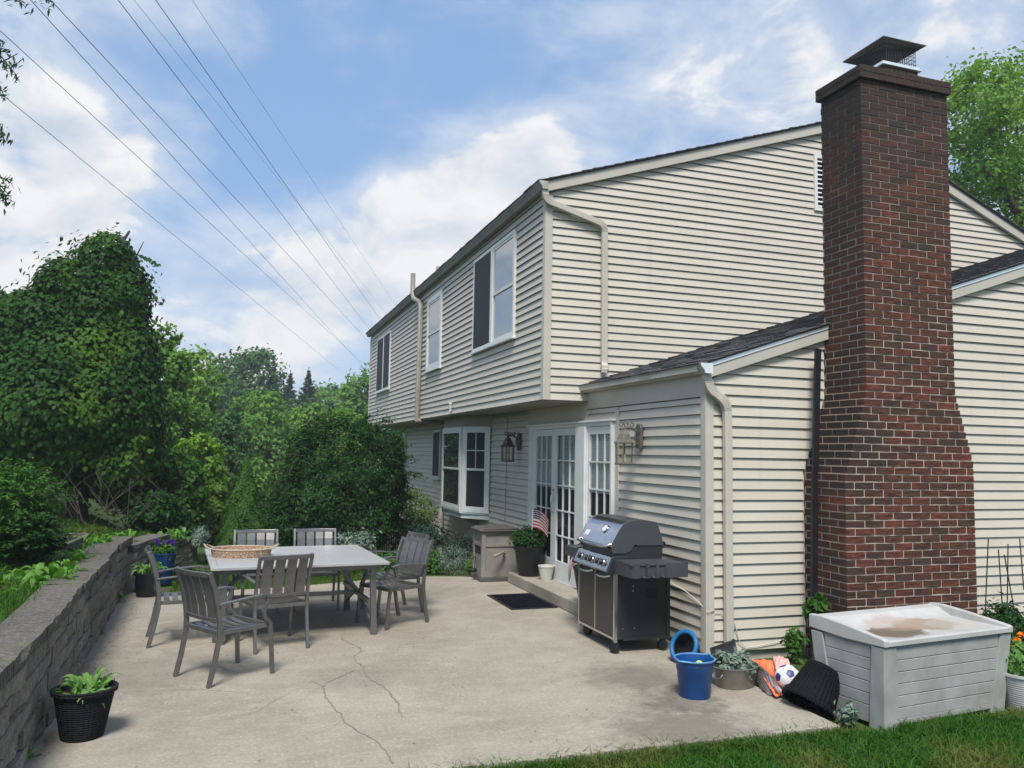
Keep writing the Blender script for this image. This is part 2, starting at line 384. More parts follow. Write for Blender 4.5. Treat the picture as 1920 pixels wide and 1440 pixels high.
# --- concrete
def concrete(name, stain=True):
    m, n, l, b = newmat(name)
    v = coords(n, l, world=True)
    a = nd(n, 'ShaderNodeTexNoise', Scale=.9, Detail=8, Roughness=.65); l.new(v, a.inputs['Vector'])
    vs = coords(n, l, (1, 1.9, 1), world=True)
    br = nd(n, 'ShaderNodeTexNoise', Scale=3.6, Detail=11, Roughness=.78); l.new(vs, br.inputs['Vector'])
    f = nd(n, 'ShaderNodeTexNoise', Scale=38, Detail=9, Roughness=.85); l.new(v, f.inputs['Vector'])
    c = mixc(n, l, rampf(n, l, a.outputs['Fac'], .40, .62), (.238, .21, .163), (.308, .278, .222))
    c = mixc(n, l, rampf(n, l, br.outputs['Fac'], .50, .72), c, (.348, .32, .262))
    c = mixc(n, l, rampf(n, l, br.outputs['Fac'], .44, .28), c, (.185, .165, .135))
    c = mixc(n, l, rampf(n, l, f.outputs['Fac'], .53, .66), c, (.165, .15, .125))
    c = mixc(n, l, rampf(n, l, f.outputs['Fac'], .46, .35), c, (.44, .42, .38))
    if stain:
        for (px, py, r, amt) in ((3.05, 5.05, .75, .55), (3.3, 5.6, .45, .5), (-.75, 7.5, 1.0, .35), (3.3, 6.3, .6, .5), (2.2, 10.9, 1.2, .3), (1.0, 6.9, .5, .25)):
            d = n.new('ShaderNodeVectorMath'); d.operation = 'DISTANCE'; l.new(v, d.inputs[0]); d.inputs[1].default_value = (px, py, 0)
            s = nd(n, 'ShaderNodeTexNoise', Scale=5.5, Detail=9, Roughness=.75); l.new(v, s.inputs['Vector'])
            m1 = n.new('ShaderNodeMath'); m1.operation = 'MULTIPLY_ADD'; l.new(s.outputs['Fac'], m1.inputs[0]); m1.inputs[1].default_value = -2.2*r; l.new(d.outputs['Value'], m1.inputs[2])
            k = rampf(n, l, m1.outputs[0], -.15*r, -.75*r)
            m2 = n.new('ShaderNodeMath'); m2.operation = 'MULTIPLY'; l.new(k, m2.inputs[0]); m2.inputs[1].default_value = amt
            c = mixc(n, l, m2.outputs[0], c, (.075, .066, .054))
    l.new(c, b.inputs['Base Color']); b.inputs['Roughness'].default_value = .85; b.inputs['Specular IOR Level'].default_value = .3
    bp = nd(n, 'ShaderNodeBump', Strength=.35, Distance=.004); l.new(f.outputs['Fac'], bp.inputs['Height']); l.new(bp.outputs[0], b.inputs['Normal'])
    return m
M['concrete'] = concrete('patio_concrete'); M['concrete2'] = concrete('step_concrete', False)
pat = MB().prism([(-1.6, 4.86), (1.1, 4.83), (4.12, 4.81), (4.15, 6.9), (4.265, 6.9), (4.265, 11.42), (3.8, 11.7), (3.3, 12.0), (2.75, 12.12), (2.0, 12.0), (.9, 11.62), (.2, 11.5), (-.6, 11.45), (-1.6, 11.6)], -.14, 0, lambda a, b_, t: (a, b_, t))
patio = struct(pat.build('patio', M['concrete'], bevel=.008))
M['crack'] = mat('crack_fill', (.155, .14, .113), .95, (.215, .195, .16), scale=14)
def ribbon(pts, w, z=.003):
    mb = MB(); P = [Vector((p[0], p[1], z)) for p in pts]
    out = []
    for a, b_ in zip(P, P[1:]):          # finer, wandering
        k = max(2, int((b_-a).length/.05))
        for i in range(k): out.append(a.lerp(b_, i/k)+Vector((rnd.gauss(0, .006), rnd.gauss(0, .006), 0)))
    out.append(P[-1]); L = []
    for i, p in enumerate(out):
        t = (out[min(i+1, len(out)-1)]-out[max(i-1, 0)]).normalized(); nrm_ = Vector((-t.y, t.x, 0)); ww = w*.62*rnd.uniform(.3, 1.2)
        L.append((p+nrm_*ww/2, p-nrm_*ww/2))
    for (a, b_), (c, d) in zip(L, L[1:]): mb.add([a, b_, d, c], [(0, 1, 2, 3)])
    return mb
k5 = lambda x, y: G(600+x/5.143, 1160+y/5.143)
for P, w in (([k5(*q) for q in ((100, 20), (150, 60), (240, 90), (240, 130), (210, 165), (220, 205), (300, 240), (400, 290), (390, 330), (320, 360), (345, 410), (420, 470), (440, 550), (500, 600), (600, 640), (660, 700), (700, 760), (770, 840), (750, 890), (790, 950))], .022),
             ([k5(*q) for q in ((330, 500), (200, 560), (60, 620), (35, 660), (50, 760), (130, 860), (210, 940), (220, 1000), (320, 1050), (400, 1110), (500, 1150), (600, 1240), (650, 1310), (710, 1400))], .020),
             ([k5(*q) for q in ((35, 660), (-20, 640), (-80, 600))], .010),
             ([G(205, 1301), G(300, 1294), G(372, 1293), G(470, 1300)], .009), ([G(560, 1290), G(480, 1335), G(420, 1350)], .006)):
    ribbon(P, w).build('crack', M['crack'], patio)
# step under the doors
st = MB().box(3.822, 4.245, 8.2, 11.32, .001, .150)
tag(st.build('door_step', M['concrete2'], bevel=.012), 'long low concrete step below the white glazed doors', 'step')

# --- retaining wall
M['block'] = mat('split_face_block', (.265, .238, .195), .95, (.125, .112, .09), scale=6.5, bump=1.0, bscale=45, rand=.16, world=False, det=10)
M['blockcap'] = mat('wall_cap_block', (.115, .104, .086), .95, (.055, .049, .040), scale=14, bump=.9, bscale=60, rand=.12, world=False, det=10)
for _k in ('block', 'blockcap'):      # mineral speckle on the split faces
    _m = M[_k]; n, l = _m.node_tree.nodes, _m.node_tree.links; b = n['Principled BSDF']; src = b.inputs['Base Color'].links[0].from_socket
    v = coords(n, l, world=True); t = nd(n, 'ShaderNodeTexNoise', Scale=48, Detail=8, Roughness=.85); l.new(v, t.inputs['Vector'])
    c = mixc(n, l, rampf(n, l, t.outputs['Fac'], .52, .62), src, (.045, .04, .033)); c = mixc(n, l, rampf(n, l, t.outputs['Fac'], .46, .36), c, (.30, .275, .235))
    t3 = nd(n, 'ShaderNodeTexNoise', Scale=3.2, Detail=6); l.new(v, t3.inputs['Vector']); c = mixc(n, l, rampf(n, l, t3.outputs['Fac'], .56, .75), c, (.10, .115, .06))
    l.new(c, b.inputs['Base Color'])
wall = thing('retaining_wall', 'weathered grey block retaining wall curving along the patio edge', 'retaining wall', (-1.13, 6.6, 0))
path = [Vector((x, y, 0)) for x, y in ((-1.06, 3.6), (-1.10, 5.86), (-1.127, 6.65), (-1.176, 8.1), (-1.21, 9.6), (-1.26, 10.8), (-1.24, 11.6), (-1.12, 12.4), (-.90, 13.15), (-.55, 13.95))]
acc = [0]
for a, b_ in zip(path, path[1:]): acc.append(acc[-1]+(b_-a).length)
def onpath(s):
    s = max(0, min(acc[-1]-1e-4, s))
    for i in range(len(path)-1):
        if s <= acc[i+1]:
            t = (path[i+1]-path[i]).normalized(); return path[i]+t*(s-acc[i]), t
def blockmesh(nm, depth, h, mt, rough=.010):
    mb = MB(); nx_, nz = 5, 3
    fr = [[(i/(nx_-1), 0 if i in (0, nx_-1) else rnd.uniform(-rough, rough), j/(nz-1)*h-.0) for i in range(nx_)] for j in range(nz)]
    bk = [(0, depth, 0), (1, depth, 0), (1, depth, h), (0, depth, h)]
    vs = [p for r in fr for p in r]+bk; I = lambda i, j: j*nx_+i; o = nx_*nz
    fs = [(I(i, j), I(i+1, j), I(i+1, j+1), I(i, j+1)) for j in range(nz-1) for i in range(nx_-1)]
    fs += [tuple(I(i, nz-1) for i in range(nx_))+(o+2, o+3), (o+1, o)+tuple(I(i, 0) for i in range(nx_)), (I(0, 0), I(0, 1), I(0, 2), o+3, o), (I(nx_-1, 0), o+1, o+2, I(nx_-1, 2), I(nx_-1, 1))]
    return mb.add(vs, fs).mesh(nm, mt)
bm_ = [blockmesh('block', .26, .112, M['block'], .014) for _ in range(6)]
cm_ = [blockmesh('cap_block', .31, .095, M['blockcap'], .016) for _ in range(5)]
for k in range(6):
    s = rnd.uniform(0, .25)*0+(.2 if k % 2 else 0)
    while s < acc[-1]-.12:
        L = rnd.choice((.46, .62, .74)) if k < 5 else rnd.choice((.55, .9, .7)); L = min(L, acc[-1]-s)
        p, t = onpath(s); q, _ = onpath(s+L); d = (q-p); y = p.y
        lev = 5 if y < 11.3 else (4 if y < 12.7 else 3)
        if (k < lev) or k == 5:
            cap = k == 5; z = -.02+(lev if cap else k)*.122
            nrm_ = Vector((d.y, -d.x, 0)).normalized()
            off = (-.010*(lev if cap else k)+(.035 if cap else 0))+rnd.uniform(-.012, .012)
            a = math.atan2(d.y, d.x)+rnd.uniform(-.03, .03)
            link('block', rnd.choice(cm_ if cap else bm_), wall, p+nrm_*off+Vector((0, 0, z)), (rnd.uniform(-.02, .02), rnd.uniform(-.006, .006), a), world=True, scale=(d.length-.004, 1, 1))
        s += L
# soil core so that no light passes through the joints
core = MB()
for i in range(60):
    a, t = onpath(acc[-1]*i/60); b_, _ = onpath(acc[-1]*(i+1)/60+.01)
    nl = Vector((-t.y, t.x, 0)); h = .58 if a.y < 11.3 else (.45 if a.y < 12.7 else .33)
    core.hexa([a+nl*.09, a+nl*.24, b_+nl*.24, b_+nl*.09]+[p+Vector((0, 0, h)) for p in (a+nl*.09, a+nl*.24, b_+nl*.24, b_+nl*.09)])
core.build('fill', M['soil'], wall, world=True)

# ================================================================ the house
XU, XL, YG, YW, YF = 3.65, 4.273, 9.5, 6.76, 23.85
ZS = 2.555; EXPO = .1016
house = thing('house', 'two storey house with beige lap siding and an overhanging upper floor', 'house', (XL, YW, 0))
def HB(mb, name, m, parent=None, **kw): return mb.build(name, m, parent or house, world=True, **kw)
def board(pl, parent, ua, ub, wa, wb, cw, ua2=None, ub2=None):
    if ub-ua < .015 and (ub2 or ub)-(ua2 or ua) < .015: return
    ua2 = ua if ua2 is None else ua2; ub2 = ub if ub2 is None else ub2
    o = lambda w: .023-.019*(w-cw)/EXPO
    j = rnd.uniform(-.001, .001)
    full = wb-cw > EXPO-.004; lip = wa-cw < .004
    top = wb-(.0058 if full else 0); ot = max(.004, o(wb))+j
    pr = [(-.002, top), (ot, top), (o(wa)+j, wa)]+([(o(wa)-.004+j, wa), (o(wa)-.006+j, wa+.010), (-.002, wa+.010)] if lip else [(-.002, wa)])
    vs = []
    for side in (0, 1):
        for (oo, w) in pr:
            t = min(1, max(0, (w-wa)/(wb-wa))); u = (ua*(1-t)+ua2*t) if side == 0 else (ub*(1-t)+ub2*t)
            vs.append(pl(u, oo, w))
    n_ = len(pr)
    mb = MB().add(vs, [tuple(range(n_)), tuple(range(n_, 2*n_))[::-1]]+[(i, n_+i, n_+(i+1) % n_, (i+1) % n_) for i in range(n_)])
    return mb.build('siding_board', M['siding'], parent, world=True)
def siding(pl, parent, u0, u1, w0, w1, holes=(), lim=None, split=0):
    w = w0
    while w < w1-.01:
        wt = min(w+EXPO, w1)
        cuts = sorted({w, wt} | {z for h in holes for z in h[2:] if w+.004 < z < wt-.004})
        for a, b_ in zip(cuts, cuts[1:]):
            seg = [(u0, u1)]
            for (h0, h1, z0, z1) in holes:
                if z0 < b_-.003 and z1 > a+.003:
                    seg = [s for (p, q) in seg for s in ((p, min(q, h0)), (max(p, h1), q)) if s[1]-s[0] > .01]
            for (p, q) in seg:
                if lim:
                    (pa, qa), (pb, qb) = lim(a), lim(b_)
                    p0, q0, p1, q1 = max(p, pa), min(q, qa), max(p, pb), min(q, qb)
                    if q0-p0 < .01 and q1-p1 < .01: continue
                    q1 = max(q1, p1); q0 = max(q0, p0)
                else: p0 = p1 = p; q0 = q1 = q
                if split and q0-p0 > 3:
                    c = p0+rnd.uniform(.25, .75)*(q0-p0)
                    board(pl, parent, p0, c-.0008, a, b_, w, p1, c-.0008); board(pl, parent, c+.0008, q0, a, b_, w, c+.0008, q1)
                else: board(pl, parent, p0, q0, a, b_, w, p1, q1)
        w += EXPO
# --- upper back wall
PU = Pl((XU, YF, 0), (0, -1, 0), (-1, 0, 0)); uU = lambda y: YF-y
wU = HB(MB().box(XU+.022, XU+.12, YG+.13, YF, ZS, 5.33), 'wall', M['trim'])
W1, W2, W3 = (10.63, 12.74, 3.50, 5.05), (14.97, 16.20, 3.49, 4.99), (20.44, 22.48, 3.46, 4.97)
siding(PU, wU, 0, uU(YG), ZS, 5.24, [(uU(h[1]), uU(h[0]), h[2], h[3]) for h in (W1, W2, W3)], split=1)
# --- upper gable
PG = Pl((0, YG, 0), (1, 0, 0), (0, -1, 0))
rl = lambda x: 5.241+.328*(x-3.677)
rr = lambda x: 5.99-.406*(x-10.417)
PKX = 8.425
wG = HB(MB().prism([(XU, ZS), (12.6, ZS), (12.6, rr(12.6)), (PKX, rl(PKX)), (XU, rl(XU))], YG+.022, YG+.12, lambda a, b_, t: (a, t, b_)), 'wall', M['trim'])
def limG(w): return (max(XU, 3.677+(w-5.241)/.328), min(12.6, 10.417-(w-5.99)/.406, 4.24+(w+.12-2.86)/.32+.4 if w > 2.8 else 4.5))
siding(PG, wG, XU, 12.6, ZS, 6.79, [(7.80, 8.95, 5.47, 6.31)], lim=limG, split=1)
# --- wing end wall
PW = Pl((0, YW, 0), (1, 0, 0), (0, -1, 0))
wr = lambda x: 2.64+.3285*(x-4.305)
wW = HB(MB().prism([(XL, -.1), (12.4, -.1), (12.4, wr(12.4)), (XL, wr(XL))], YW+.022, YW+.12, lambda a, b_, t: (a, t, b_)), 'wall', M['trim'])
def limW(w): return (max(XL, 4.305+(w-2.64)/.3285), 9.6)
cz = lambda z: float(np.interp(z, [1.72, 2.50], [5.375, 5.645])); czr = lambda z: float(np.interp(z, [1.87, 2.54], [6.98, 6.77]))
siding(PW, wW, XL, 5.375, .04, .04+17*EXPO, lim=limW)
siding(PW, wW, XL, 5.645, .04+17*EXPO, 4.3, lim=lambda w: (limW(w)[0], cz(w)))
siding(PW, wW, 6.76, 9.6, .04, 4.5, lim=lambda w: (max(limW(w)[0], czr(w)), 9.6))
# --- lower back wall
PB = Pl((XL, YF, 0), (0, -1, 0), (-1, 0, 0))
wB = HB(MB().box(XL+.022, XL+.12, YW+.13, YF, -1.2, 2.75), 'wall', M['trim'])
DOOR = (8.69, 11.62, 0, 2.29); BAY = (13.66, 16.25, .68, 2.55); LW = (17.33, 18.06, 1.28, 2.36); DW = (21.2, 22.45, .86, 2.34)
siding(PB, wB, uU(11.55), uU(YW), .05, 2.44, [(uU(h[1]), uU(h[0]), h[2], h[3]) for h in (DOOR,)])
siding(PB, wB, 0, uU(11.56), .05-6*EXPO, 2.50, [(uU(h[1]), uU(h[0]), h[2], h[3]) for h in (DOOR, BAY, LW, DW)], split=1)
fz = MB(); PB.box(fz, uU(YG)-.02, uU(YW)+.0, 0, .027, 2.452, 2.665); PB.box(fz, uU(11.75), uU(YG)-.02, 0, .026, 2.30, 2.553)
PB.box(fz, uU(8.69), uU(8.60), 0, .031, 0.05, 2.44)
HB(fz, 'frieze', M['trim'])
# --- soffit of the overhang, corner boards, eaves
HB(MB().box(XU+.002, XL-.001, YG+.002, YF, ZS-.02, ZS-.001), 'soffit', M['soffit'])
HB(MB().box(XU-.030, XU+.07, YG-.030, YG-.001, ZS-.004, 5.20).box(XU-.030, XU-.001, YG-.001, YG+.065, ZS-.004, 5.20), 'corner_board', M['trim'], bevel=.004)
HB(MB().box(XL-.030, XL+.062, YW-.030, YW-.001, .03, 2.62).box(XL-.030, XL-.001, YW-.001, YW+.06, .03, 2.46), 'corner_board', M['trim'], bevel=.004)
HB(MB().box(XU-.03, XU-.001, YF-.06, YF, ZS, 5.2), 'corner_board', M['trim'])
HB(MB().prism([(3.56, rl(3.56)), (PKX, rl(PKX)), (PKX, rl(PKX)+.145), (3.56, rl(3.56)+.145)], YG-.075, YG-.026, lambda a, b_, t: (a, t, b_))
   .prism([(PKX+.001, rl(PKX)), (12.7, rr(12.7)), (12.7, rr(12.7)+.145), (PKX+.001, rl(PKX)+.145)], YG-.075, YG-.026, lambda a, b_, t: (a, t, b_)), 'rake_board', M['fascia'], bevel=.003)
HB(MB().prism([(4.20, wr(4.20)), (12.4, wr(12.4)), (12.4, wr(12.4)+.108), (4.20, wr(4.20)+.108)], YW-.065, YW-.027, lambda a, b_, t: (a, t, b_)), 'rake_board', M['fascia'], bevel=.003)
HB(MB().prism([(4.24, wr(4.24)+.109), (12.4, wr(12.4)+.109), (12.4, wr(12.4)+.158), (4.24, wr(4.24)+.158)], YW-.074, YW-.05, lambda a, b_, t: (a, t, b_)), 'flashing', M['flash'])
# --- roofs with shingle courses
def roof(name, x0, z0, x1, z1, ya, yb, ncl):
    dx, dz = x1-x0, z1-z0; Ls = math.hypot(dx, dz); e = Vector((dx, 0, dz))/Ls; nn = Vector((-e.z, 0, e.x))
    if nn.z < 0: nn = -nn
    base = MB().hexa([Vector((x0, y, z0))+nn*o for y, o in ((ya+.02, -.02), (yb, -.02), (yb, 0), (ya+.02, 0))]+[Vector((x1, y, z1))+nn*o for y, o in ((ya+.02, -.02), (yb, -.02), (yb, 0), (ya+.02, 0))])
    r = HB(base, name, M['shingle']); step = Ls/ncl
    for k in range(ncl):
        mb = MB(); y = ya
        while y < yb:
            w_ = rnd.uniform(.16, .36); y2 = min(yb, y+w_); th = rnd.uniform(.008, .016); j = rnd.uniform(-.012, .004)
            a = Vector((x0, 0, z0))+e*(k*step+j-.012); c = Vector((x0, 0, z0))+e*((k+1)*step+.03)
            o0, o1 = .004+th, .003
            mb.hexa([a+Vector((0, y, 0))+nn*.001, a+Vector((0, y2-.004, 0))+nn*.001, a+Vector((0, y2-.004, 0))+nn*o0, a+Vector((0, y, 0))+nn*o0,
                     c+Vector((0, y, 0))+nn*.0, c+Vector((0, y2-.004, 0))+nn*.0, c+Vector((0, y2-.004, 0))+nn*o1, c+Vector((0, y, 0))+nn*o1])
            y = y2
        HB(mb, 'shingle_course', M['shingle'], r)
    return r
roof('roof', 4.13, wr(4.13)+.165, 12.4, wr(12.4)+.165, YW-.10, YG-.022, 58)
HB(MB().box(4.13, 4.27, YW-.06, YG-.03, wr(4.13)+.10, wr(4.13)+.143), 'fascia', M['fascia'])
roof('roof', 3.50, rl(3.50)+.155, PKX, rl(PKX)+.155, YG-.11, YF+.1, 32)
roof('roof', 12.75, rr(12.75)+.155, PKX+.01, rl(PKX)+.157, YG-.11, YF+.1, 26)
HB(MB().box(XU-.10, XU-.001, YG-.05, YF+.03, 5.245, 5.335), 'fascia', M['gutter_dark'])
def gutter(xb, z, ya, yb, m, w=.125, h=.095, endm=None):
    pr = [(xb, z+h), (xb, z), (xb-w*.62, z), (xb-w*.70, z+h*.35), (xb-w*.95, z+h*.72), (xb-w, z+h), (xb-w+.006, z+h), (xb-w*.93, z+h*.75), (xb-w*.66, z+h*.38), (xb-w*.58, z+.006), (xb-.006, z+.006), (xb-.006, z+h)]
    g = HB(MB().prism(pr, ya, yb, lambda a, b_, t: (a, t, b_)), 'gutter', m, smooth=30)
    for y in (ya-.003, yb+.003): HB(MB().prism([(xb, z-.001), (xb-w*.62, z-.001), (xb-w*.70, z+h*.35), (xb-w*.95, z+h*.72), (xb-w, z+h+.001), (xb, z+h+.001)], y-.002, y+.002, lambda a, b_, t: (a, t, b_)), 'end_cap', endm or m, g)
    return g
gutter(3.615, 5.235, YG-.12, YF+.1, M['gutter_dark'], .12, .10, M['gutter'])
gutter(4.255, 2.662, YW-.14, YG-.03, M['gutter'], .135, .095, M['flash'])
def downspout(pts, w=.078, h=.056, side=(1, 0, 0), ribs=(), m=None):
    mb = MB(); P = []
    pts = [Vector(p) for p in pts]                  # round the corners
    for i, p in enumerate(pts):
        if 0 < i < len(pts)-1:
            a, b_ = (pts[i-1]-p), (pts[i+1]-p); r = min(.09, a.length*.45, b_.length*.45)
            A, B_ = p+a.normalized()*r, p+b_.normalized()*r
            for k in range(6): t = k/5; P.append(A*(1-t)**2+p*2*t*(1-t)+B_*t*t)
        else: P.append(p)
    mb.sweep(P, w, h, side)
    d = HB(mb, 'downspout', m or M['trim'], bevel=.006)
    for i, p in enumerate(pts):
        if 0 < i < len(pts)-1 and i in ribs:
            a, b_ = (pts[i-1]-p), (pts[i+1]-p); r = min(.10, a.length*.5, b_.length*.5)
            A, B_ = p+a.normalized()*r, p+b_.normalized()*r
            for k in range(9):
                t = k/8; c = A*(1-t)**2+p*2*t*(1-t)+B_*t*t; tg = ((p-A)*(1-t)+(B_-p)*t).normalized()
                HB(MB().sweep([c-tg*.004, c+tg*.004], w+.008, h+.008, side), 'elbow_rib', M['trim'], d)
    return d
downspout([(3.59, 9.425, 5.25), (3.60, 9.425, 5.10), (4.425, 9.425, 4.87), (4.43, 9.425, 4.70), (4.44, 9.425, 3.02), (4.40, 9.30, 2.945), (4.30, 9.12, 2.915)], ribs=(1, 2, 5))
downspout([(4.235, 6.70, 2.67), (4.245, 6.69, 2.53), (4.445, 6.69, 2.395), (4.458, 6.69, 2.26), (4.465, 6.69, .06), (4.465, 6.60, .03)], ribs=(1, 2))
# --- vent pipes over the eave
HB(MB().tube([(3.56, 16.7, 2.50), (3.56, 16.62, 4.93), (3.56, 16.75, 5.05), (3.49, 17.05, 5.17), (3.48, 17.12, 5.28), (3.48, 17.15, 5.74)], .052, 12), 'vent_pipe', M['pvc'], smooth=40)
HB(MB().tube([(3.57, 16.7, 2.53), (3.66, 16.7, 2.50), (4.26, 16.7, 2.50)], .05, 12), 'vent_pipe', M['pvc'], smooth=40)
HB(MB().tube([(3.85, 16.3, 5.4), (3.85, 16.3, 5.74)], .055, 12), 'vent_pipe', M['gutter'], smooth=40)
HB(MB().lathe([(0, .16), (.03, .16), (.036, .13), (.03, .12), (.038, .07), (.03, .05), (.028, 0), (0, 0)], 12, Matrix.Translation((3.60, 14.05, 2.60))), 'vent_cap', M['oldwhite'], smooth=40)
# beige side-outlet pipe and reducer below the bay window
HB(MB().tube([(4.24, 16.28, .72), (4.12, 16.25, .76), (4.02, 16.2, .68), (4.0, 16.17, .5), (4.0, 16.17, .4)], .065, 14).lathe([(.0, .42), (.075, .42), (.078, .26), (.12, .20), (.125, .06), (.115, .04), (.085, .03), (.08, -.22), (0, -.22)], 16, Matrix.Translation((4.0, 16.17, 0))), 'outlet_pipe', M['pvc'], smooth=40)

# --- windows
def dbl_hung(pl, parent, u0, u1, w0, w1, name='window', casing=.055, muntin=False, screen=False, coated=False, sill=True, depth=.05, pale_backing=.0):
    fr = MB(); c = casing
    for a in ((u0, u0+c, w0, w1), (u1-c, u1, w0, w1), (u0+c, u1-c, w0, w0+c), (u0+c, u1-c, w1-c, w1)): pl.box(fr, a[0], a[1], .002, depth, a[2], a[3])
    win = HB(fr, name, M['white'], parent, bevel=.004)
    if sill: s = MB(); pl.box(s, u0-.02, u1+.02, .0, depth+.03, w0-.025, w0+.001); HB(s, 'sill', M['white'], win)
    bk = MB(); pl.box(bk, u0+c, u1-c, .002, .006, w0+c, w1-c); HB(bk, 'interior', M['dark'], win)
    if pale_backing:
        cu = MB(); k = 26; a, b_ = u0+c, u0+c+(u1-u0-2*c)*pale_backing
        for i in range(k):
            x0, x1 = a+(b_-a)*i/k, a+(b_-a)*(i+1)/k; o0, o1 = .010+.006*(i % 2), .010+.006*((i+1) % 2)
            cu.add([pl(x0, o0, w0+c), pl(x1, o1, w0+c), pl(x1, o1, w1-c), pl(x0, o0, w1-c)], [(0, 1, 2, 3)])
        HB(cu, 'pale_backing', M['pale_backing'], win)  # pleated pale sheet added behind the pane to brighten it like reflected sky
    wm = w0+(w1-w0)*.5; r = .038
    for k, (a, b_, o) in enumerate(((w0+c, wm+.018, .020), (wm-.018, w1-c, .029))):
        s = MB()
        for q in ((u0+c, u0+c+r, a, b_), (u1-c-r, u1-c, a, b_), (u0+c+r, u1-c-r, a, a+r), (u0+c+r, u1-c-r, b_-r, b_)): pl.box(s, q[0], q[1], o-.005, o+.012, q[2], q[3])
        if muntin:
            um = (u0+u1)/2; pl.box(s, um-.008, um+.008, o-.002, o+.008, a+r, b_-r); pl.box(s, u0+c+r, u1-c-r, o-.001, o+.007, (a+b_)/2-.008, (a+b_)/2+.008)
        HB(s, 'sash', M['white'], win)
        g = MB().add([pl(u0+c+r, o+.001, a+r), pl(u1-c-r, o+.001, a+r), pl(u1-c-r, o+.001, b_-r), pl(u0+c+r, o+.001, b_-r)], [(0, 1, 2, 3)]); HB(g, 'pane', M['glass_hi'] if coated else M['glass'], win)
    if screen:
        s = MB(); pl.box(s, u0+c*.7, u1-c*.7, depth-.006, depth-.004, w0+c*.7, w1-c*.7); HB(s, 'screen', M['screen'], win)
    return win
dbl_hung(PU, house, uU(W1[1]), uU(11.72), W1[2], W1[3], screen=True)
dbl_hung(PU, house, uU(11.715), uU(W1[0]), W1[2], W1[3], coated=True, pale_backing=1.0)
dbl_hung(PU, house, uU(W2[1]), uU(W2[0]), W2[2], W2[3], coated=True, casing=.10, pale_backing=1.0)
dbl_hung(PU, house, uU(W3[1]), uU(21.42), W3[2], W3[3], screen=True)
dbl_hung(PU, house, uU(21.415), uU(W3[0]), W3[2], W3[3], screen=True)
dbl_hung(PB, house, uU(LW[1]), uU(LW[0]), LW[2], LW[3], screen=True)
dbl_hung(PB, house, uU(DW[1]), uU(DW[0]), DW[2], DW[3], coated=True)
# --- angled bay window
A_, B_, C_, D_ = Vector((XL-.004, 13.66, 0)), Vector((3.89, 14.21, 0)), Vector((3.89, 15.66, 0)), Vector((XL-.004, 16.22, 0))
poly = [(p.x, p.y) for p in (A_, B_, C_, D_)]
def inset(k): return [(XL-.002, 13.66+k), (3.89+k, 14.21+k*.6), (3.89+k, 15.66-k*.6), (XL-.002, 16.22-k)]
bay = HB(MB().prism(inset(.012), .80, 2.34, lambda a, b_, t: (a, b_, t)), 'bay_window', M['dark'])
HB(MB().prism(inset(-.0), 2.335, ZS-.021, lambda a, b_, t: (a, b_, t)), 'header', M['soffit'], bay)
HB(MB().prism(inset(-.03), .775, .803, lambda a, b_, t: (a, b_, t)).prism(inset(-.005), .69, .775, lambda a, b_, t: (a, b_, t)), 'base', M['oldwhite'], bay, bevel=.004)
HB(MB().prism([(XL, .55), (XL, .69), (3.98, .69), (3.98, .64), (XL-.06, .55)], 14.3, 14.36, lambda a, b_, t: (a, t, b_)), 'bracket', M['taupe'], bay)
for P0, P1, kw in ((B_, A_, dict(muntin=True, screen=True)), (C_, B_, dict(pale_backing=.0)), (D_, C_, dict())):
    d = P1-P0; n_ = Vector((d.y, -d.x, 0)).normalized()
    if n_.x > 0: n_ = -n_
    pl = Pl(P0, d, n_); dbl_hung(pl, bay, .02, d.length-.02, .803, 2.335, name='sash_window', casing=.07, depth=.035, sill=False, **kw)
# --- glazed doors
PD = Pl((XL, 0, 0), (0, -1, 0), (-1, 0, 0))
def dbx(mb, y0, y1, o0, o1, z0, z1): return PD.box(mb, -y1, -y0, o0, o1, z0, z1)
fr = MB()
dbx(fr, 11.42, 11.63, .002, .05, .135, 2.29); dbx(fr, 8.69, 8.735, .002, .075, .135, 2.27); dbx(fr, 8.735, 11.42, .002, .05, 2.225, 2.29); dbx(fr, 8.66, 11.66, .0, .085, 2.275, 2.30)
dbx(fr, 8.735, 11.42, .002, .06, .135, .165)
fdoor = HB(fr, 'french_door', M['white'], bevel=.004)
bk = MB(); dbx(bk, 8.72, 11.45, .002, .006, .16, 2.23); HB(bk, 'interior', M['dark'], fdoor)
cb = MB()
for z in np.arange(1.40, 2.20, .024): cb.add([PD(-11.4, .014, z), PD(-8.76, .014, z), PD(-8.76, .008, z+.022), PD(-11.4, .008, z+.022)], [(0, 1, 2, 3)])
HB(cb, 'blind', M['pale_backing'], fdoor)
M['oldred'] = mat('door_stain', (.30, .31, .31), .5)
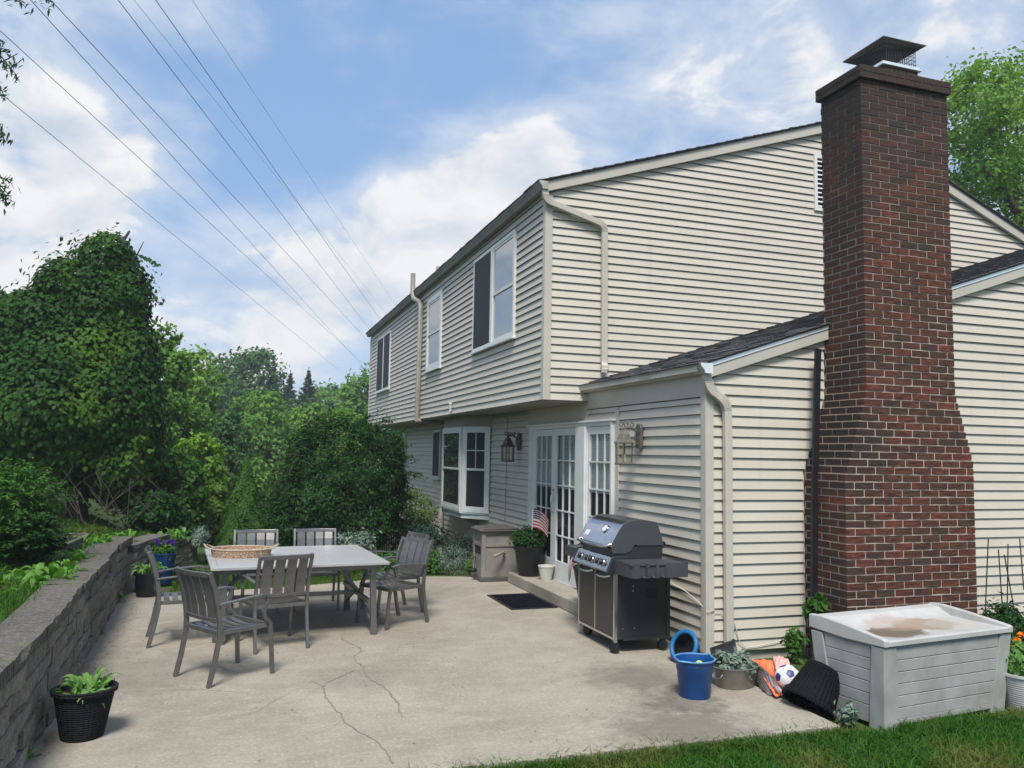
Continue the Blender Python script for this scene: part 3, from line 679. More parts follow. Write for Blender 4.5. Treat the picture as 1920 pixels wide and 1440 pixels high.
def panel(y0, y1, o, gy0, gy1, gz0=.42, gz1=2.125, kick=None):
    s = MB()
    dbx(s, gy1, y1, o, o+.03, .165, 2.22); dbx(s, y0, gy0, o, o+.03, .165, 2.22); dbx(s, gy0, gy1, o, o+.03, gz1, 2.22); dbx(s, gy0, gy1, o, o+.03, .165, gz0)
    p = HB(s, 'door_panel', M['white'], fdoor, bevel=.003)
    nu, nv = 3, 5; du, dv = (gy1-gy0)/nu, (gz1-gz0)/nv; mu = MB()
    for i in range(1, nu): dbx(mu, gy0+du*i-.009, gy0+du*i+.009, o+.012, o+.032, gz0, gz1)
    for j in range(1, nv): dbx(mu, gy0, gy1, o+.0115, o+.0325, gz0+dv*j-.009, gz0+dv*j+.009)
    HB(mu, 'muntin', M['white'], fdoor)
    for i in range(nu):
        for j in range(nv):
            ya_, yb_, za_, zb_ = gy0+du*i+.009, gy0+du*(i+1)-.009, gz0+dv*j+.009, gz0+dv*(j+1)-.009; g = MB().add([PD(-yb_, o+.017, za_), PD(-ya_, o+.017, za_), PD(-ya_, o+.017, zb_), PD(-yb_, o+.017, zb_)], [(0, 1, 2, 3)]); HB(g, 'pane', M['glass'], fdoor)
panel(10.66, 11.42, .012, 10.68, 11.31); panel(9.76, 10.655, .026, 9.78, 10.46); panel(8.735, 9.46, .012, 8.74, 9.39)
ps = MB(); dbx(ps, 9.462, 9.757, .01, .085, .165, 2.225); dbx(ps, 9.44, 9.47, .01, .06, .165, 2.225); HB(ps, 'mullion', M['white'], fdoor, bevel=.004)
HB(MB().tube([PD(-10.56, .056, 1.06), PD(-10.56, .095, 1.08), PD(-10.56, .095, 1.29), PD(-10.56, .056, 1.31)], .010, 8), 'handle', M['steel'], fdoor, smooth=40)
HB(MB().tube([PD(-10.55, .054, 1.37), PD(-10.55, .07, 1.37)], .016, 10), 'lock', M['steel'], fdoor)
# --- gable louvre
lv = MB(); PG.box(lv, 7.80, 7.85, .0, .045, 5.47, 6.31); PG.box(lv, 8.9, 8.95, 0, .045, 5.47, 6.31); PG.box(lv, 7.85, 8.9, 0, .045, 5.47, 5.52); PG.box(lv, 7.85, 8.9, 0, .045, 6.26, 6.31)
lou = HB(lv, 'gable_vent', M['white']); bk = MB(); PG.box(bk, 7.85, 8.9, .0, .004, 5.52, 6.26); HB(bk, 'backing', M['dark'], lou)
for i in range(11):
    z = 5.525+i*.067; s = MB().hexa([PG(7.85, .04, z), PG(8.9, .04, z), PG(8.9, .045, z+.005), PG(7.85, .045, z+.005), PG(7.85, .008, z+.035), PG(8.9, .008, z+.035), PG(8.9, .013, z+.04), PG(7.85, .013, z+.04)])
    HB(s, 'slat', M['white'], lou)

# --- chimney
YC, CH = 6.18, .0718
def brickmat(name, island):
    m, n, l, b = newmat(name)
    if island: g = n.new('ShaderNodeNewGeometry'); r = g.outputs['Random Per Island']
    else: g = n.new('ShaderNodeObjectInfo'); r = g.outputs['Random']
    cr = n.new('ShaderNodeValToRGB'); l.new(r, cr.inputs[0]); e = cr.color_ramp; e.interpolation = 'CONSTANT'
    cs = [(0.105, 0.036, 0.0224), (0.13, 0.039, 0.024), (0.082, 0.035, 0.0224), (0.145, 0.041, 0.0248), (0.092, 0.042, 0.024), (0.072, 0.036, 0.0272), (0.12, 0.038, 0.024), (0.066, 0.04, 0.024), (0.112, 0.041, 0.0248), (0.16, 0.043, 0.0264), (0.098, 0.034, 0.0216), (0.078, 0.04, 0.024)]
    while len(e.elements) < len(cs): e.elements.new(.5)
    for i, c in enumerate(cs): e.elements[i].position = i/len(cs); e.elements[i].color = (*c, 1)
    v = coords(n, l, (9, 9, 75), world=True)
    w = nd(n, 'ShaderNodeTexNoise', Scale=1.0, Detail=5, Distortion=1.2); l.new(v, w.inputs['Vector'])
    c = mixc(n, l, rampf(n, l, w.outputs['Fac'], .42, .62), cr.outputs[0], (.030, .018, .016))
    # soot below the crown and mould at the shoulder ledge
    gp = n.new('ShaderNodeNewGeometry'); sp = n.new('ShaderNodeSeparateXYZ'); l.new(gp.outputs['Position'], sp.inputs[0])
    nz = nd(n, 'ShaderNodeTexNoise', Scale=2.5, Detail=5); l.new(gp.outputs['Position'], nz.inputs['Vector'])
    ad = n.new('ShaderNodeMath'); ad.operation = 'MULTIPLY_ADD'; l.new(nz.outputs['Fac'], ad.inputs[0]); ad.inputs[1].default_value = 2.2; l.new(sp.outputs['Z'], ad.inputs[2])
    kz = n.new('ShaderNodeMath'); kz.operation = 'MULTIPLY'; kz.inputs[1].default_value = .8; l.new(rampf(n, l, ad.outputs[0], 5.0, 6.5), kz.inputs[0]); c = mixc(n, l, kz.outputs[0], c, (.032, .027, .023))
    ds = n.new('ShaderNodeVectorMath'); ds.operation = 'DISTANCE'; l.new(gp.outputs['Position'], ds.inputs[0]); ds.inputs[1].default_value = (5.45, 6.4, 2.05)
    ad2 = n.new('ShaderNodeMath'); ad2.operation = 'MULTIPLY_ADD'; l.new(nz.outputs['Fac'], ad2.inputs[0]); ad2.inputs[1].default_value = -.5; l.new(ds.outputs['Value'], ad2.inputs[2])
    k2 = n.new('ShaderNodeMath'); k2.operation = 'MULTIPLY'; k2.inputs[1].default_value = .8; l.new(rampf(n, l, ad2.outputs[0], .40, .05), k2.inputs[0]); c = mixc(n, l, k2.outputs[0], c, (.024, .022, .018))
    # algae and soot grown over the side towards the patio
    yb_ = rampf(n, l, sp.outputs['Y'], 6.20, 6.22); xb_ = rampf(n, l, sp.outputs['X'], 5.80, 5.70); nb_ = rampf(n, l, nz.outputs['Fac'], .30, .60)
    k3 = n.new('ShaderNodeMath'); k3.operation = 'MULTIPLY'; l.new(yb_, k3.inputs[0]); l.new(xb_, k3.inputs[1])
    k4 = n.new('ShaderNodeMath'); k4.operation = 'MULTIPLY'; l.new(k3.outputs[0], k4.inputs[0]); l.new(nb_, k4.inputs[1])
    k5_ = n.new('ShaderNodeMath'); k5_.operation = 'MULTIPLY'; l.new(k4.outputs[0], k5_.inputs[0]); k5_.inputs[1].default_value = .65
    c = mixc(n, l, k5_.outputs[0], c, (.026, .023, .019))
    l.new(c, b.inputs['Base Color']); b.inputs['Roughness'].default_value = .85; b.inputs['Specular IOR Level'].default_value = .25
    bp = nd(n, 'ShaderNodeBump', Strength=.9, Distance=.006); l.new(w.outputs['Fac'], bp.inputs['Height']); l.new(bp.outputs[0], b.inputs['Normal'])
    return m
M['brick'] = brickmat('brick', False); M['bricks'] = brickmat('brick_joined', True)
mm, n, l, b = newmat('mortar')
gp = n.new('ShaderNodeNewGeometry'); sp = n.new('ShaderNodeSeparateXYZ'); l.new(gp.outputs['Position'], sp.inputs[0])
nz = nd(n, 'ShaderNodeTexNoise', Scale=4, Detail=6); l.new(gp.outputs['Position'], nz.inputs['Vector'])
ad = n.new('ShaderNodeMath'); ad.operation = 'MULTIPLY_ADD'; l.new(nz.outputs['Fac'], ad.inputs[0]); ad.inputs[1].default_value = 2.0; l.new(sp.outputs['Z'], ad.inputs[2])
c = mixc(n, l, rampf(n, l, ad.outputs[0], 4.0, 6.4), (.40, .32, .265), (.10, .085, .072))
l.new(c, b.inputs['Base Color']); b.inputs['Roughness'].default_value = .95; M['mortar'] = mm
Lz = lambda z: 5.395 if z < 1.70 else float(np.interp(z, [1.70, 2.52], [5.395, 5.662]))
Rz = lambda z: 6.965 if z < 1.87 else float(np.interp(z, [1.87, 2.54], [6.965, 6.757]))
cor = MB(); NC = 79; J0 = .0125
for k in range(NC):
    z = -.06+k*CH; zm = z+J0/2+CH/2; cor.box(Lz(zm)+.004, Rz(zm)-.004, YC+.004, 6.755, z, z+CH+.0001*(k % 2))
cor.box(5.640, 6.776, 6.155, 6.79, 5.625, 5.752).box(5.98, 6.42, 6.215, 6.62, 5.752, 5.825)
chim = HB(cor, 'chimney', M['mortar'])
def bmesh_brick():
    mb = MB(); nx_ = 4
    f = [[(i/(nx_-1), rnd.uniform(-.0035, .0015) if 0 < i < nx_-1 else rnd.uniform(-.001, .001), j+(rnd.uniform(-.03, .03))) for i in range(nx_)] for j in (0, 1)]
    vs = f[0]+f[1]+[(0, .1, 0), (1, .1, 0), (1, .1, 1), (0, .1, 1)]
    fs = [(i, i+1, nx_+i+1, nx_+i) for i in range(nx_-1)]+[tuple(range(nx_, 2*nx_))+(10, 11), (9, 8)+tuple(range(nx_)), (0, nx_, 11, 8), (nx_-1, 9, 10, 2*nx_-1)]
    return mb.add(vs, fs).mesh('brick', M['brick'])
brk = [bmesh_brick() for _ in range(8)]
stuff = MB(); nb = 0; ML, HD, J = .2132, .1004, .0125
for k in range(NC):
    z = -.06+k*CH+J/2; zm = z+CH/2; L, Rr = Lz(zm), Rz(zm); h = CH-J
    x = L; odd = k % 2
    if odd: stuff.box(L, L+HD, YC, YC+ML, z, z+h); x = L+HD+J
    while x < Rr-.02:
        x2 = min(x+ML, Rr)
        if Rr-x2 < .04: x2 = Rr
        if z > .42 and nb < 300 and not (x2 == Rr and x2-x < .0):
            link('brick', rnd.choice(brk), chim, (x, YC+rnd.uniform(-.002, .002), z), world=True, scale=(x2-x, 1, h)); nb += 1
        else:
            j = rnd.uniform(-.002, .002); stuff.box(x, x2, YC+j, YC+.10, z+rnd.uniform(-.001, .001), z+h)
        x = x2+J
    y = YC+(ML+J if odd else HD+J)
    while y < 6.74:
        y2 = min(y+ML, 6.757); j = rnd.uniform(-.002, .002); stuff.box(L+j, L+.1, y, y2, z, z+h); stuff.box(Rr-.1, Rr-j, y, y2, z, z+h); y = y2+J
for q in range(2):
    z = 5.622+q*.066; x = 5.632-(.11 if q else 0)
    while x < 6.78: stuff.box(max(5.632, x), min(6.784, x+ML), 6.147, 6.25, z, z+.058); x += ML+J
    y = 6.25+J
    while y < 6.78: y2 = min(6.797, y+ML); stuff.box(5.630, 5.73, y, y2, z, z+.058); stuff.box(6.686, 6.786, y, y2, z, z+.058); y = y2+J
x = 5.97
while x < 6.42: stuff.box(x, min(6.43, x+.14), 6.205, 6.3, 5.757, 5.815); x += .15
stuff.box(5.97, 6.07, 6.305, 6.62, 5.757, 5.815)
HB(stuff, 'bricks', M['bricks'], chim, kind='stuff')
HB(MB().box(5.95, 6.45, 6.185, 6.64, 5.826, 5.845).box(5.965, 6.435, 6.2, 6.625, 5.846, 5.868), 'flue_collar', M['flash'], chim, bevel=.003)
cg = MB()
for i in range(15):
    t = i/14
    for a, b_ in (((6.0+.4*t, 6.22), (6.0+.4*t, 6.22)), ((6.0, 6.22+.38*t), (6.0, 6.22+.38*t)), ((6.4, 6.22+.38*t),)*2, ((6.0+.4*t, 6.60),)*2): cg.tube([(a[0], a[1], 5.86), (a[0], a[1], 6.085)], .0035, 4)
for z in (5.90, 5.94, 5.98, 6.02, 6.06):
    cg.tube([(6.0, 6.22, z), (6.4, 6.22, z)], .003, 4).tube([(6.0, 6.22, z), (6.0, 6.6, z)], .003, 4).tube([(6.4, 6.22, z), (6.4, 6.6, z)], .003, 4)
HB(cg, 'cap_mesh', M['black'], chim)
lid = MB(); z0, z1 = 6.085, 6.135; A4 = [(5.93, 6.15), (6.475, 6.15), (6.475, 6.73), (5.93, 6.73)]; ap = (6.2, 6.44)
lid.add([(*p, z0) for p in A4]+[(*p, z0+.008) for p in A4]+[(*ap, z1+.02), (*ap, z1+.01)], [(0, 1, 5, 4), (1, 2, 6, 5), (2, 3, 7, 6), (3, 0, 4, 7), (4, 5, 8), (5, 6, 8), (6, 7, 8), (7, 4, 8), (1, 0, 9), (2, 1, 9), (3, 2, 9), (0, 3, 9)])
M['lid'] = mat('cap_lid', (.075, .075, .072), .55, (.05, .05, .05), scale=8)
HB(lid, 'cap_lid', M['lid'], chim)

# ================================================================ things on the patio
def XF(loc, rz=0, sc_=1): return Matrix.Translation(loc) @ Matrix.Rotation(rz, 4, 'Z') @ Matrix.Scale(sc_, 4)
# --- chairs
def make_chair():
    t = thing('patio_chair', 'x', 'chair', group='grey metal armchairs around the patio table')
    CM = M['chair']
    bp = [(-.305, 0), (-.262, .18), (-.232, .36), (-.232, .46), (-.25, .60), (-.29, .75), (-.345, .885)]
    yb = lambda z: float(np.interp(z, [q[1] for q in bp], [q[0] for q in bp]))
    for s in (-1, 1):
        MB().sweep([(s*.245, y, z) for y, z in bp], .028, .038, (1, 0, 0)).build('leg', CM, t, bevel=.004)
        MB().sweep([(s*.250, .275, 0), (s*.250, .262, .16), (s*.250, .250, .30), (s*.250, .232, .42), (s*.256, .175, .475), (s*.262, .158, .53), (s*.268, .185, .60), (s*.268, .195, .638)], .026, .034, (1, 0, 0)).build('leg', CM, t, bevel=.004)
        MB().sweep([(s*.248, yb(.63)-.0, .628), (s*.268, -.16, .640), (s*.272, 0, .655), (s*.270, .14, .662), (s*.268, .235, .645)], .042, .016, (1, 0, 0)).build('arm', CM, t, bevel=.004)
    # seat frame and slats
    MB().box(-.245, .245, .215, .243, .385, .420).box(-.245, .245, -.243, -.215, .385, .420).box(-.247, -.219, -.215, .215, .385, .420).box(.219, .247, -.215, .215, .385, .420).build('seat_frame', CM, t, bevel=.003)
    for k in range(5):
        y = -.155+k*.078; P = [(-.22+.44*i/8, y, .412-.022*math.sin(math.pi*i/8)) for i in range(9)]
        MB().sweep(P, .050, .007, (0, 1, 0)).build('seat_slat', CM, t)
    # back
    cv = lambda x: -.030*(1-(x/.245)**2)
    for z, h in ((.865, .040), (.505, .030)):
        MB().sweep([(x, yb(z)+cv(x), z) for x in np.linspace(-.245, .245, 9)], h, .020, (0, -.2, 1)).build('back_rail', CM, t, bevel=.003)
    for k in range(4):
        x = -.165+k*.110; mb = MB(); rings = []
        for z in np.linspace(.515, .855, 5):
            rings.append([(x-.046, yb(z)+cv(x-.046)-.004, z), (x+.046, yb(z)+cv(x+.046)-.004, z), (x+.046, yb(z)+cv(x+.046)+.004, z), (x-.046, yb(z)+cv(x-.046)+.004, z)])
        mb.loft(rings).build('back_slat', CM, t)
    return t
ch0 = make_chair()
CH_ = [((0.0, 7.26), -57, 'grey metal armchair standing apart in front, pulled out from the table corner'),
       ((-.42, 8.66), -84, 'grey metal armchair at the left end of the table beside the block wall'),
       ((.41, 8.25), 14, 'grey metal armchair with its slatted back to the camera, tucked under the table'),
       ((.28, 10.06), 181, 'grey metal armchair behind the table, straight behind the wicker tray'),
       ((.97, 10.10), 179, 'grey metal armchair behind the table, right of the one behind the tray'),
       ((1.69, 8.95), 119, 'grey metal armchair angled at the right end of the table, nearest the door mat'),
       ((1.80, 9.62), 104, 'grey metal armchair half hidden behind the angled one at the right end')]
for i, ((x, y), a, lab) in enumerate(CH_):
    c = ch0 if i == 0 else dup(ch0)
    c.location = (x, y, .001); c.rotation_euler = (0, 0, R(a)); c['label'] = lab
# --- table
tb = thing('patio_table', 'large pale grey topped metal patio table with braced legs', 'table', (.625, 9.07, 0), R(4))
tw, td = .86, .80
MB().box(-tw, tw, -td, -td+.07, .712, .740).box(-tw, tw, td-.07, td, .712, .740).box(-tw, -tw+.07, -td+.07, td-.07, .712, .740).box(tw-.07, tw, -td+.07, td-.07, .712, .740).build('top_frame', M['tabletop'], tb, bevel=.004)
nbd = 9; bw = (2*td-.14)/nbd
pm = MB().box(-tw+.072, tw-.072, .001, bw-.001, .715, .7385).mesh('top_board', M['tabletop'])
for k in range(nbd): link('top_board', pm, tb, (0, -td+.07+k*bw, rnd.uniform(-.0008, .0005)))
MB().box(-tw+.06, tw-.06, -td+.10, -td+.13, .66, .711).build('apron', M['chair'], tb); MB().box(-tw+.06, tw-.06, td-.13, td-.10, .66, .711).build('apron', M['chair'], tb)
for sx in (-1, 1):
    for sy in (-1, 1):
        MB().sweep([(sx*(tw-.12), sy*(td-.12), 0), (sx*(tw-.14), sy*(td-.15), .71)], .062, .050, (1, 0, 0)).build('leg', M['chair'], tb, bevel=.004)
    MB().box(sx*(tw-.16)-.02, sx*(tw-.16)+.02, -td+.15, td-.15, .30, .34).build('stretcher', M['chair'], tb)
    for sy in (-1, 1):
        MB().sweep([(sx*(tw-.14), sy*(td-.14), .12), (sx*(tw-.16), sy*.12, .31)], .034, .034, (1, 0, 0)).build('brace', M['chair'], tb)
        MB().sweep([(sx*(tw-.15), sy*.05, .34), (sx*(tw-.42), sy*.05, .66)], .030, .030, (0, 1, 0)).build('brace', M['chair'], tb)
MB().box(-tw+.16, tw-.16, -.02, .02, .30, .34).build('stretcher', M['chair'], tb)
MB().lathe([(0, .7405), (.032, .7405), (.032, .7425), (0, .7425)], 16).build('umbrella_hole_plug', M['chair'], tb)
# --- wicker tray
wm_, n, l, b = newmat('wicker')
v = coords(n, l, world=False)
vo = nd(n, 'ShaderNodeTexVoronoi', Scale=95); l.new(v, vo.inputs['Vector'])
c = mixc(n, l, rampf(n, l, vo.outputs['Color'], .2, .75), (.17, .095, .055), (.46, .33, .22)); l.new(c, b.inputs['Base Color']); b.inputs['Roughness'].default_value = .7
bp = nd(n, 'ShaderNodeBump', Strength=1, Distance=.005); l.new(vo.outputs['Distance'], bp.inputs['Height']); l.new(bp.outputs[0], b.inputs['Normal']); M['wicker'] = wm_
M['rattan'] = mat('rattan_rim', (.42, .33, .25), .6, (.33, .25, .18), scale=20, world=False)
tr = thing('wicker_tray', 'oval brown wicker tray with loop handles on the pale table', 'tray', (.10, 9.10, .7405), R(-6))
def oval(r, z, n_=40, a=.30, b_=.21): return [((a*r)*math.cos(2*math.pi*k/n_), (b_*r)*math.sin(2*math.pi*k/n_), z) for k in range(n_)]
MB().loft([oval(.985, 0), oval(1.0, .03), oval(1.03, .075), oval(.99, .075), oval(.96, .03), oval(.95, .012), oval(.5, .012), oval(.02, .012)], cap=True).build('bowl', M['wicker'], tr, smooth=50)
MB().tube(oval(1.015, .078), .009, 8, closed=True).build('rim', M['rattan'], tr, smooth=60)
for s in (-1, 1):
    MB().tube([(s*(.29), -.10, .078), (s*.345, -.07, .10), (s*.375, 0, .118), (s*.345, .07, .10), (s*.29, .10, .078)], .009, 8).build('handle', M['rattan'], tr, smooth=60)

# --- door mat
mmt, n, l, b = newmat('rubber_mat'); b.inputs['Base Color'].default_value = (.005, .005, .008, 1); b.inputs['Roughness'].default_value = .85; b.inputs['Specular IOR Level'].default_value = .1; M['mat'] = mmt
v = coords(n, l, world=False); wv = nd(n, 'ShaderNodeTexNoise', Scale=7, Detail=1, Distortion=2.5); l.new(v, wv.inputs['Vector'])
sn = n.new('ShaderNodeMath'); sn.operation = 'SINE'; ml = n.new('ShaderNodeMath'); ml.operation = 'MULTIPLY'; ml.inputs[1].default_value = 40; l.new(wv.outputs['Fac'], ml.inputs[0]); l.new(ml.outputs[0], sn.inputs[0])
bp = nd(n, 'ShaderNodeBump', Strength=.4, Distance=.006); l.new(sn.outputs[0], bp.inputs['Height']); l.new(bp.outputs[0], b.inputs['Normal'])
mt = thing('door_mat', 'black scrollwork rubber door mat on the concrete before the step', 'door mat', (3.50, 9.82, .001))
MB().box(-.27, .27, -.47, .47, .001, .010).build('mat', M['mat'], mt)
MB().box(-.30, -.27, -.50, .50, 0, .014).box(.27, .30, -.50, .50, 0, .014).box(-.27, .27, -.50, -.47, 0, .014).box(-.27, .27, .47, .50, 0, .014).build('border', M['blackpl'], mt, bevel=.004)
sw = MB()
for i in range(9):
    for j in range(15):
        cx, cy = -.24+i*.06, -.43+j*.0615; r0 = rnd.uniform(.018, .026); a0 = rnd.uniform(0, 6); turns = rnd.choice((1.2, 1.5))
        sw.tube([(cx+r0*(1-.55*k/9)*math.cos(a0+k/9*turns*2*math.pi), cy+r0*(1-.55*k/9)*math.sin(a0+k/9*turns*2*math.pi), .012) for k in range(10)], .0045, 5)
sw.build('scrollwork', M['mat'], mt, kind='stuff')

# --- gas grill (front towards the patio, its right side towards the camera)
gr = thing('gas_grill', 'dark grey gas grill with a steel lid and control panel on casters', 'grill', (3.75, 7.5, 0))
def GB(mb, name, m, parent=None, **kw): return mb.build(name, m, parent or gr, world=True, **kw)
GY0, GY1, GX0, GX1 = 7.07, 7.93, 3.46, 4.03
GB(MB().box(GX0+.03, GX1, GY0+.012, GY0+.03, .125, .80).box(GX0+.03, GX1, GY1-.03, GY1-.012, .125, .80).box(GX1-.02, GX1, GY0+.03, GY1-.03, .125, .80).box(GX0+.02, GX1-.02, GY0+.03, GY1-.03, .125, .15), 'cabinet', M['grill'], bevel=.003)
for y in (GY0, GY1-.036):
    GB(MB().box(GX0, GX0+.034, y, y+.036, .10, .80), 'post', M['steel'], bevel=.004)
    GB(MB().box(GX1-.01, GX1+.03, y, y+.036, .10, .80), 'post', M['grill'], bevel=.004)
GB(MB().box(GX0, GX0+.02, GY0+.036, GY1-.036, .122, .148), 'bottom_rail', M['steel'], bevel=.003)
GB(MB().box(GX0+.1, GX1, GY0+.002, GY0+.01, .115, .148), 'side_rail', M['grill'])
ym = (GY0+GY1)/2
for y0, y1, hy in ((GY0+.040, ym-.012, ym-.20), (ym+.012, GY1-.040, ym+.20)):
    d = GB(MB().box(GX0-.006, GX0+.014, y0, y1, .155, .735), 'door', M['door_panel'], bevel=.004)
    GB(MB().tube([(GX0-.006, hy-.15, .715), (GX0-.045, hy-.11, .700), (GX0-.058, hy, .695), (GX0-.045, hy+.11, .700), (GX0-.006, hy+.15, .715)], .009, 8), 'handle', M['steel'], d, smooth=50)
GB(MB().box(GX0-.005, GX0+.016, ym-.011, ym+.011, .15, .78), 'centre_strip', M['steel'])
# vents and screws on the near side
for i in range(2):
    for j in range(5): GB(MB().box(3.80+i*.062, 3.855+i*.062, GY0+.009, GY0+.0115, .505+j*.020, .513+j*.020), 'vent_slot', M['dark'])
for x, z in ((3.555, .225), (3.68, .225), (3.66, .62), (3.66, .575)): GB(MB().lathe([(0, 0), (.007, 0), (.006, .004), (0, .005)], 10, Matrix.Translation((x, GY0+.012, z)) @ Matrix.Rotation(R(90), 4, 'X')), 'screw', M['steel'], smooth=50)
# casters
for x, y, r in ((3.48, 7.10, .052), (3.555, 7.885, .052), (3.99, 7.10, .05), (3.99, 7.885, .05)):
    cst = GB(MB().box(x-.022, x+.022, y-.022, y+.022, .075, .123), 'caster', M['blackpl'], bevel=.004)
    GB(MB().lathe([(0, -.032), (r*.6, -.032), (r*.92, -.026), (r, -.012), (r, .012), (r*.92, .026), (r*.6, .032), (0, .032)], 20, Matrix.Translation((x, y, r)) @ Matrix.Rotation(R(25), 4, 'Z') @ Matrix.Rotation(R(90), 4, 'Y')), 'wheel', M['blackpl'], cst, smooth=40)
# control panel, sloping
cp = [(GX0-.075, .765), (GX0-.015, .895), (GX0+.12, .905), (GX0+.12, .745), (GX0-.05, .745)]
GB(MB().prism(cp, GY0+.035, GY1-.035, lambda a, b_, t: (a, t, b_)), 'control_panel', M['steel'], bevel=.004)
for y in (GY0+.0, GY1-.034): GB(MB().prism([(GX0-.085, .755), (GX0-.02, .905), (GX0+.14, .91), (GX0+.14, .735), (GX0-.055, .735)], y, y+.034, lambda a, b_, t: (a, t, b_)), 'panel_end', M['grill'], bevel=.008)
nv = Vector((-.13, 0, .06)).normalized()
for y in (GY0+.17, GY0+.26, GY0+.43, GY0+.52, GY0+.69): 
    c0 = Vector((GX0-.047, y, .83)); rot = nv.to_track_quat('Z', 'Y').to_matrix().to_4x4()
    k_ = GB(MB().lathe([(.038, .001), (.038, .008), (.030, .010), (.029, .030), (.024, .036), (0, .036)], 20, Matrix.Translation(c0) @ rot), 'knob', M['blackpl'], smooth=40)
    GB(MB().lathe([(.040, .001), (.041, .006), (.0385, .0095), (.031, .0105)], 20, Matrix.Translation(c0) @ rot).box(-.005, .005, -.024, .024, .034, .043, Matrix.Translation(c0) @ rot), 'bezel', M['steel'], k_, smooth=40)
# cook box and lid
LY0, LY1 = 7.115, 7.745
GB(MB().prism([(3.49, .86), (4.0, .86), (4.01, 1.01), (3.47, .97)], LY0+.01, LY1+.13, lambda a, b_, t: (a, t, b_)), 'cook_box', M['grill'], bevel=.004)
lp = [(3.462, .985), (3.445, .995), (3.475, 1.06), (3.53, 1.15), (3.575, 1.205), (3.635, 1.235), (3.72, 1.245), (3.84, 1.240), (3.935, 1.222), (3.985, 1.10), (4.01, 1.00)]
shell = MB(); L2 = LY1+.14
for a, b_ in zip(lp, lp[1:]): pass
outer = lp; inner = [(x+.006 if x < 3.7 else x-.006, z-.008) for x, z in lp]
lidp = GB(MB().prism(outer[5:]+inner[5:][::-1], LY0+.012, L2-.012, lambda a, b_, t: (a, t, b_)), 'lid', M['grill'], smooth=30)
GB(MB().prism(outer[1:6]+inner[1:6][::-1], LY0+.012, L2-.012, lambda a, b_, t: (a, t, b_)), 'lid_front', M['mirror_steel'], lidp, smooth=30)
side = lp+[(3.80, 1.00), (3.735, 1.008), (3.715, 1.012), (3.70, 1.0), (3.66, .955), (3.62, .925), (3.58, .915), (3.46, .915)]
side = [(3.462, .93)]+lp[1:]+[(3.72, 1.0), (3.71, 1.012), (3.695, 1.008), (3.66, .96), (3.625, .935), (3.59, .928)]
for y in (LY0, L2-.012):
    GB(MB().prism(side, y, y+.012, lambda a, b_, t: (a, t, b_)), 'lid_end', M['grill_lt'] if y == LY0 else M['grill'], lidp, smooth=30)
    GB(MB().sweep([(x-.002, y+.006, z) for x, z in lp[1:7]], .014, .006, (0, 1, 0)), 'lid_trim', M['steel'], lidp)
GB(MB().tube([(3.46, LY0+.04, 1.012), (3.415, LY0+.045, .998), (3.392, LY0+.09, .992), (3.380, (LY0+L2)/2, .990), (3.392, L2-.09, .992), (3.415, L2-.045, .998), (3.46, L2-.04, 1.012)], .013, 10), 'lid_handle', M['steel'], lidp, smooth=50)
tn = Vector((-.09, 0, .055)).normalized(); rot = tn.to_track_quat('Z', 'X').to_matrix().to_4x4()
th_ = GB(MB().lathe([(.045, 0), (.047, .010), (.042, .014), (.038, .010), (0, .010)], 24, Matrix.Translation((3.523, 7.41, 1.138)) @ rot), 'thermometer', M['steel'], lidp, smooth=40)
GB(MB().lathe([(0, .0105), (.036, .0105), (.036, .0115), (0, .012)], 24, Matrix.Translation((3.523, 7.41, 1.138)) @ rot), 'dial', M['white'], th_)
GB(MB().box(-.045, .045, -.030, .030, 0, .008, Matrix.Translation((3.480, 7.745, 1.07)) @ rot @ Matrix.Rotation(R(90), 4, 'Z')), 'badge', M['flash'], lidp, bevel=.003)
GB(MB().tube([(4.005, LY0+.03, 1.03), (4.035, LY0+.03, 1.02), (4.04, LY0+.03, .985), (4.01, LY0+.03, .975)], .012, 8), 'hinge', M['blackpl'], lidp)
# side shelves; the near one has a scalloped tool rail
sh = GB(MB().box(GX0-.005, GX1+.01, 6.72, GY0-.002, .862, .878), 'shelf', M['grill_lt'], bevel=.004)
fr = MB(); pts = [(GX0-.03+.05, 6.705)]
xs = np.linspace(GX0+.03, GX1-.01, 60); pr = [(GX0-.005, GY0-.004)]
pr += [(GX0-.002, 6.78), (GX0+.012, 6.735)]
for x in xs:
    d = 0
    for cx in (GX0+.115, GX0+.215, GX0+.315): d = max(d, math.sqrt(max(0, 1-((x-cx)/.040)**2)))
    pr.append((x, 6.705+.028*(d > 0)*min(1, d*1.6)))
pr += [(GX1+.012, 6.715), (GX1+.016, 6.75), (GX1+.016, GY0-.004)]
inn = [(x+(.012 if i < 3 else (-.012 if i >= len(pr)-3 else 0)), y+(.012 if 2 < i < len(pr)-3 else .004)) for i, (x, y) in enumerate(pr)]
rail = MB(); n_ = len(pr); rail.add([(x, y, .752) for x, y in pr]+[(x, y, .884) for x, y in pr]+[(x, min(y, GY0-.004), .752) for x, y in inn]+[(x, min(y, GY0-.004), .884) for x, y in inn],
    [f for i in range(n_-1) for f in ((i, i+1, n_+i+1, n_+i), (2*n_+i+1, 2*n_+i, 3*n_+i, 3*n_+i+1), (n_+i, n_+i+1, 3*n_+i+1, 3*n_+i), (i+1, i, 2*n_+i, 2*n_+i+1))])
GB(rail, 'tool_rail', M['grill_lt'], sh, smooth=35)
for cx in (GX0+.115, GX0+.215, GX0+.315): GB(MB().tube([(cx, 6.725, .765), (cx, 6.700, .758), (cx, 6.690, .766)], .009, 8), 'tool_hook', M['grill_lt'], sh, smooth=50)
sh2 = GB(MB().box(GX0+.0, GX1+.01, GY1+.002, 8.27, .862, .878), 'shelf', M['grill_lt'], bevel=.004)
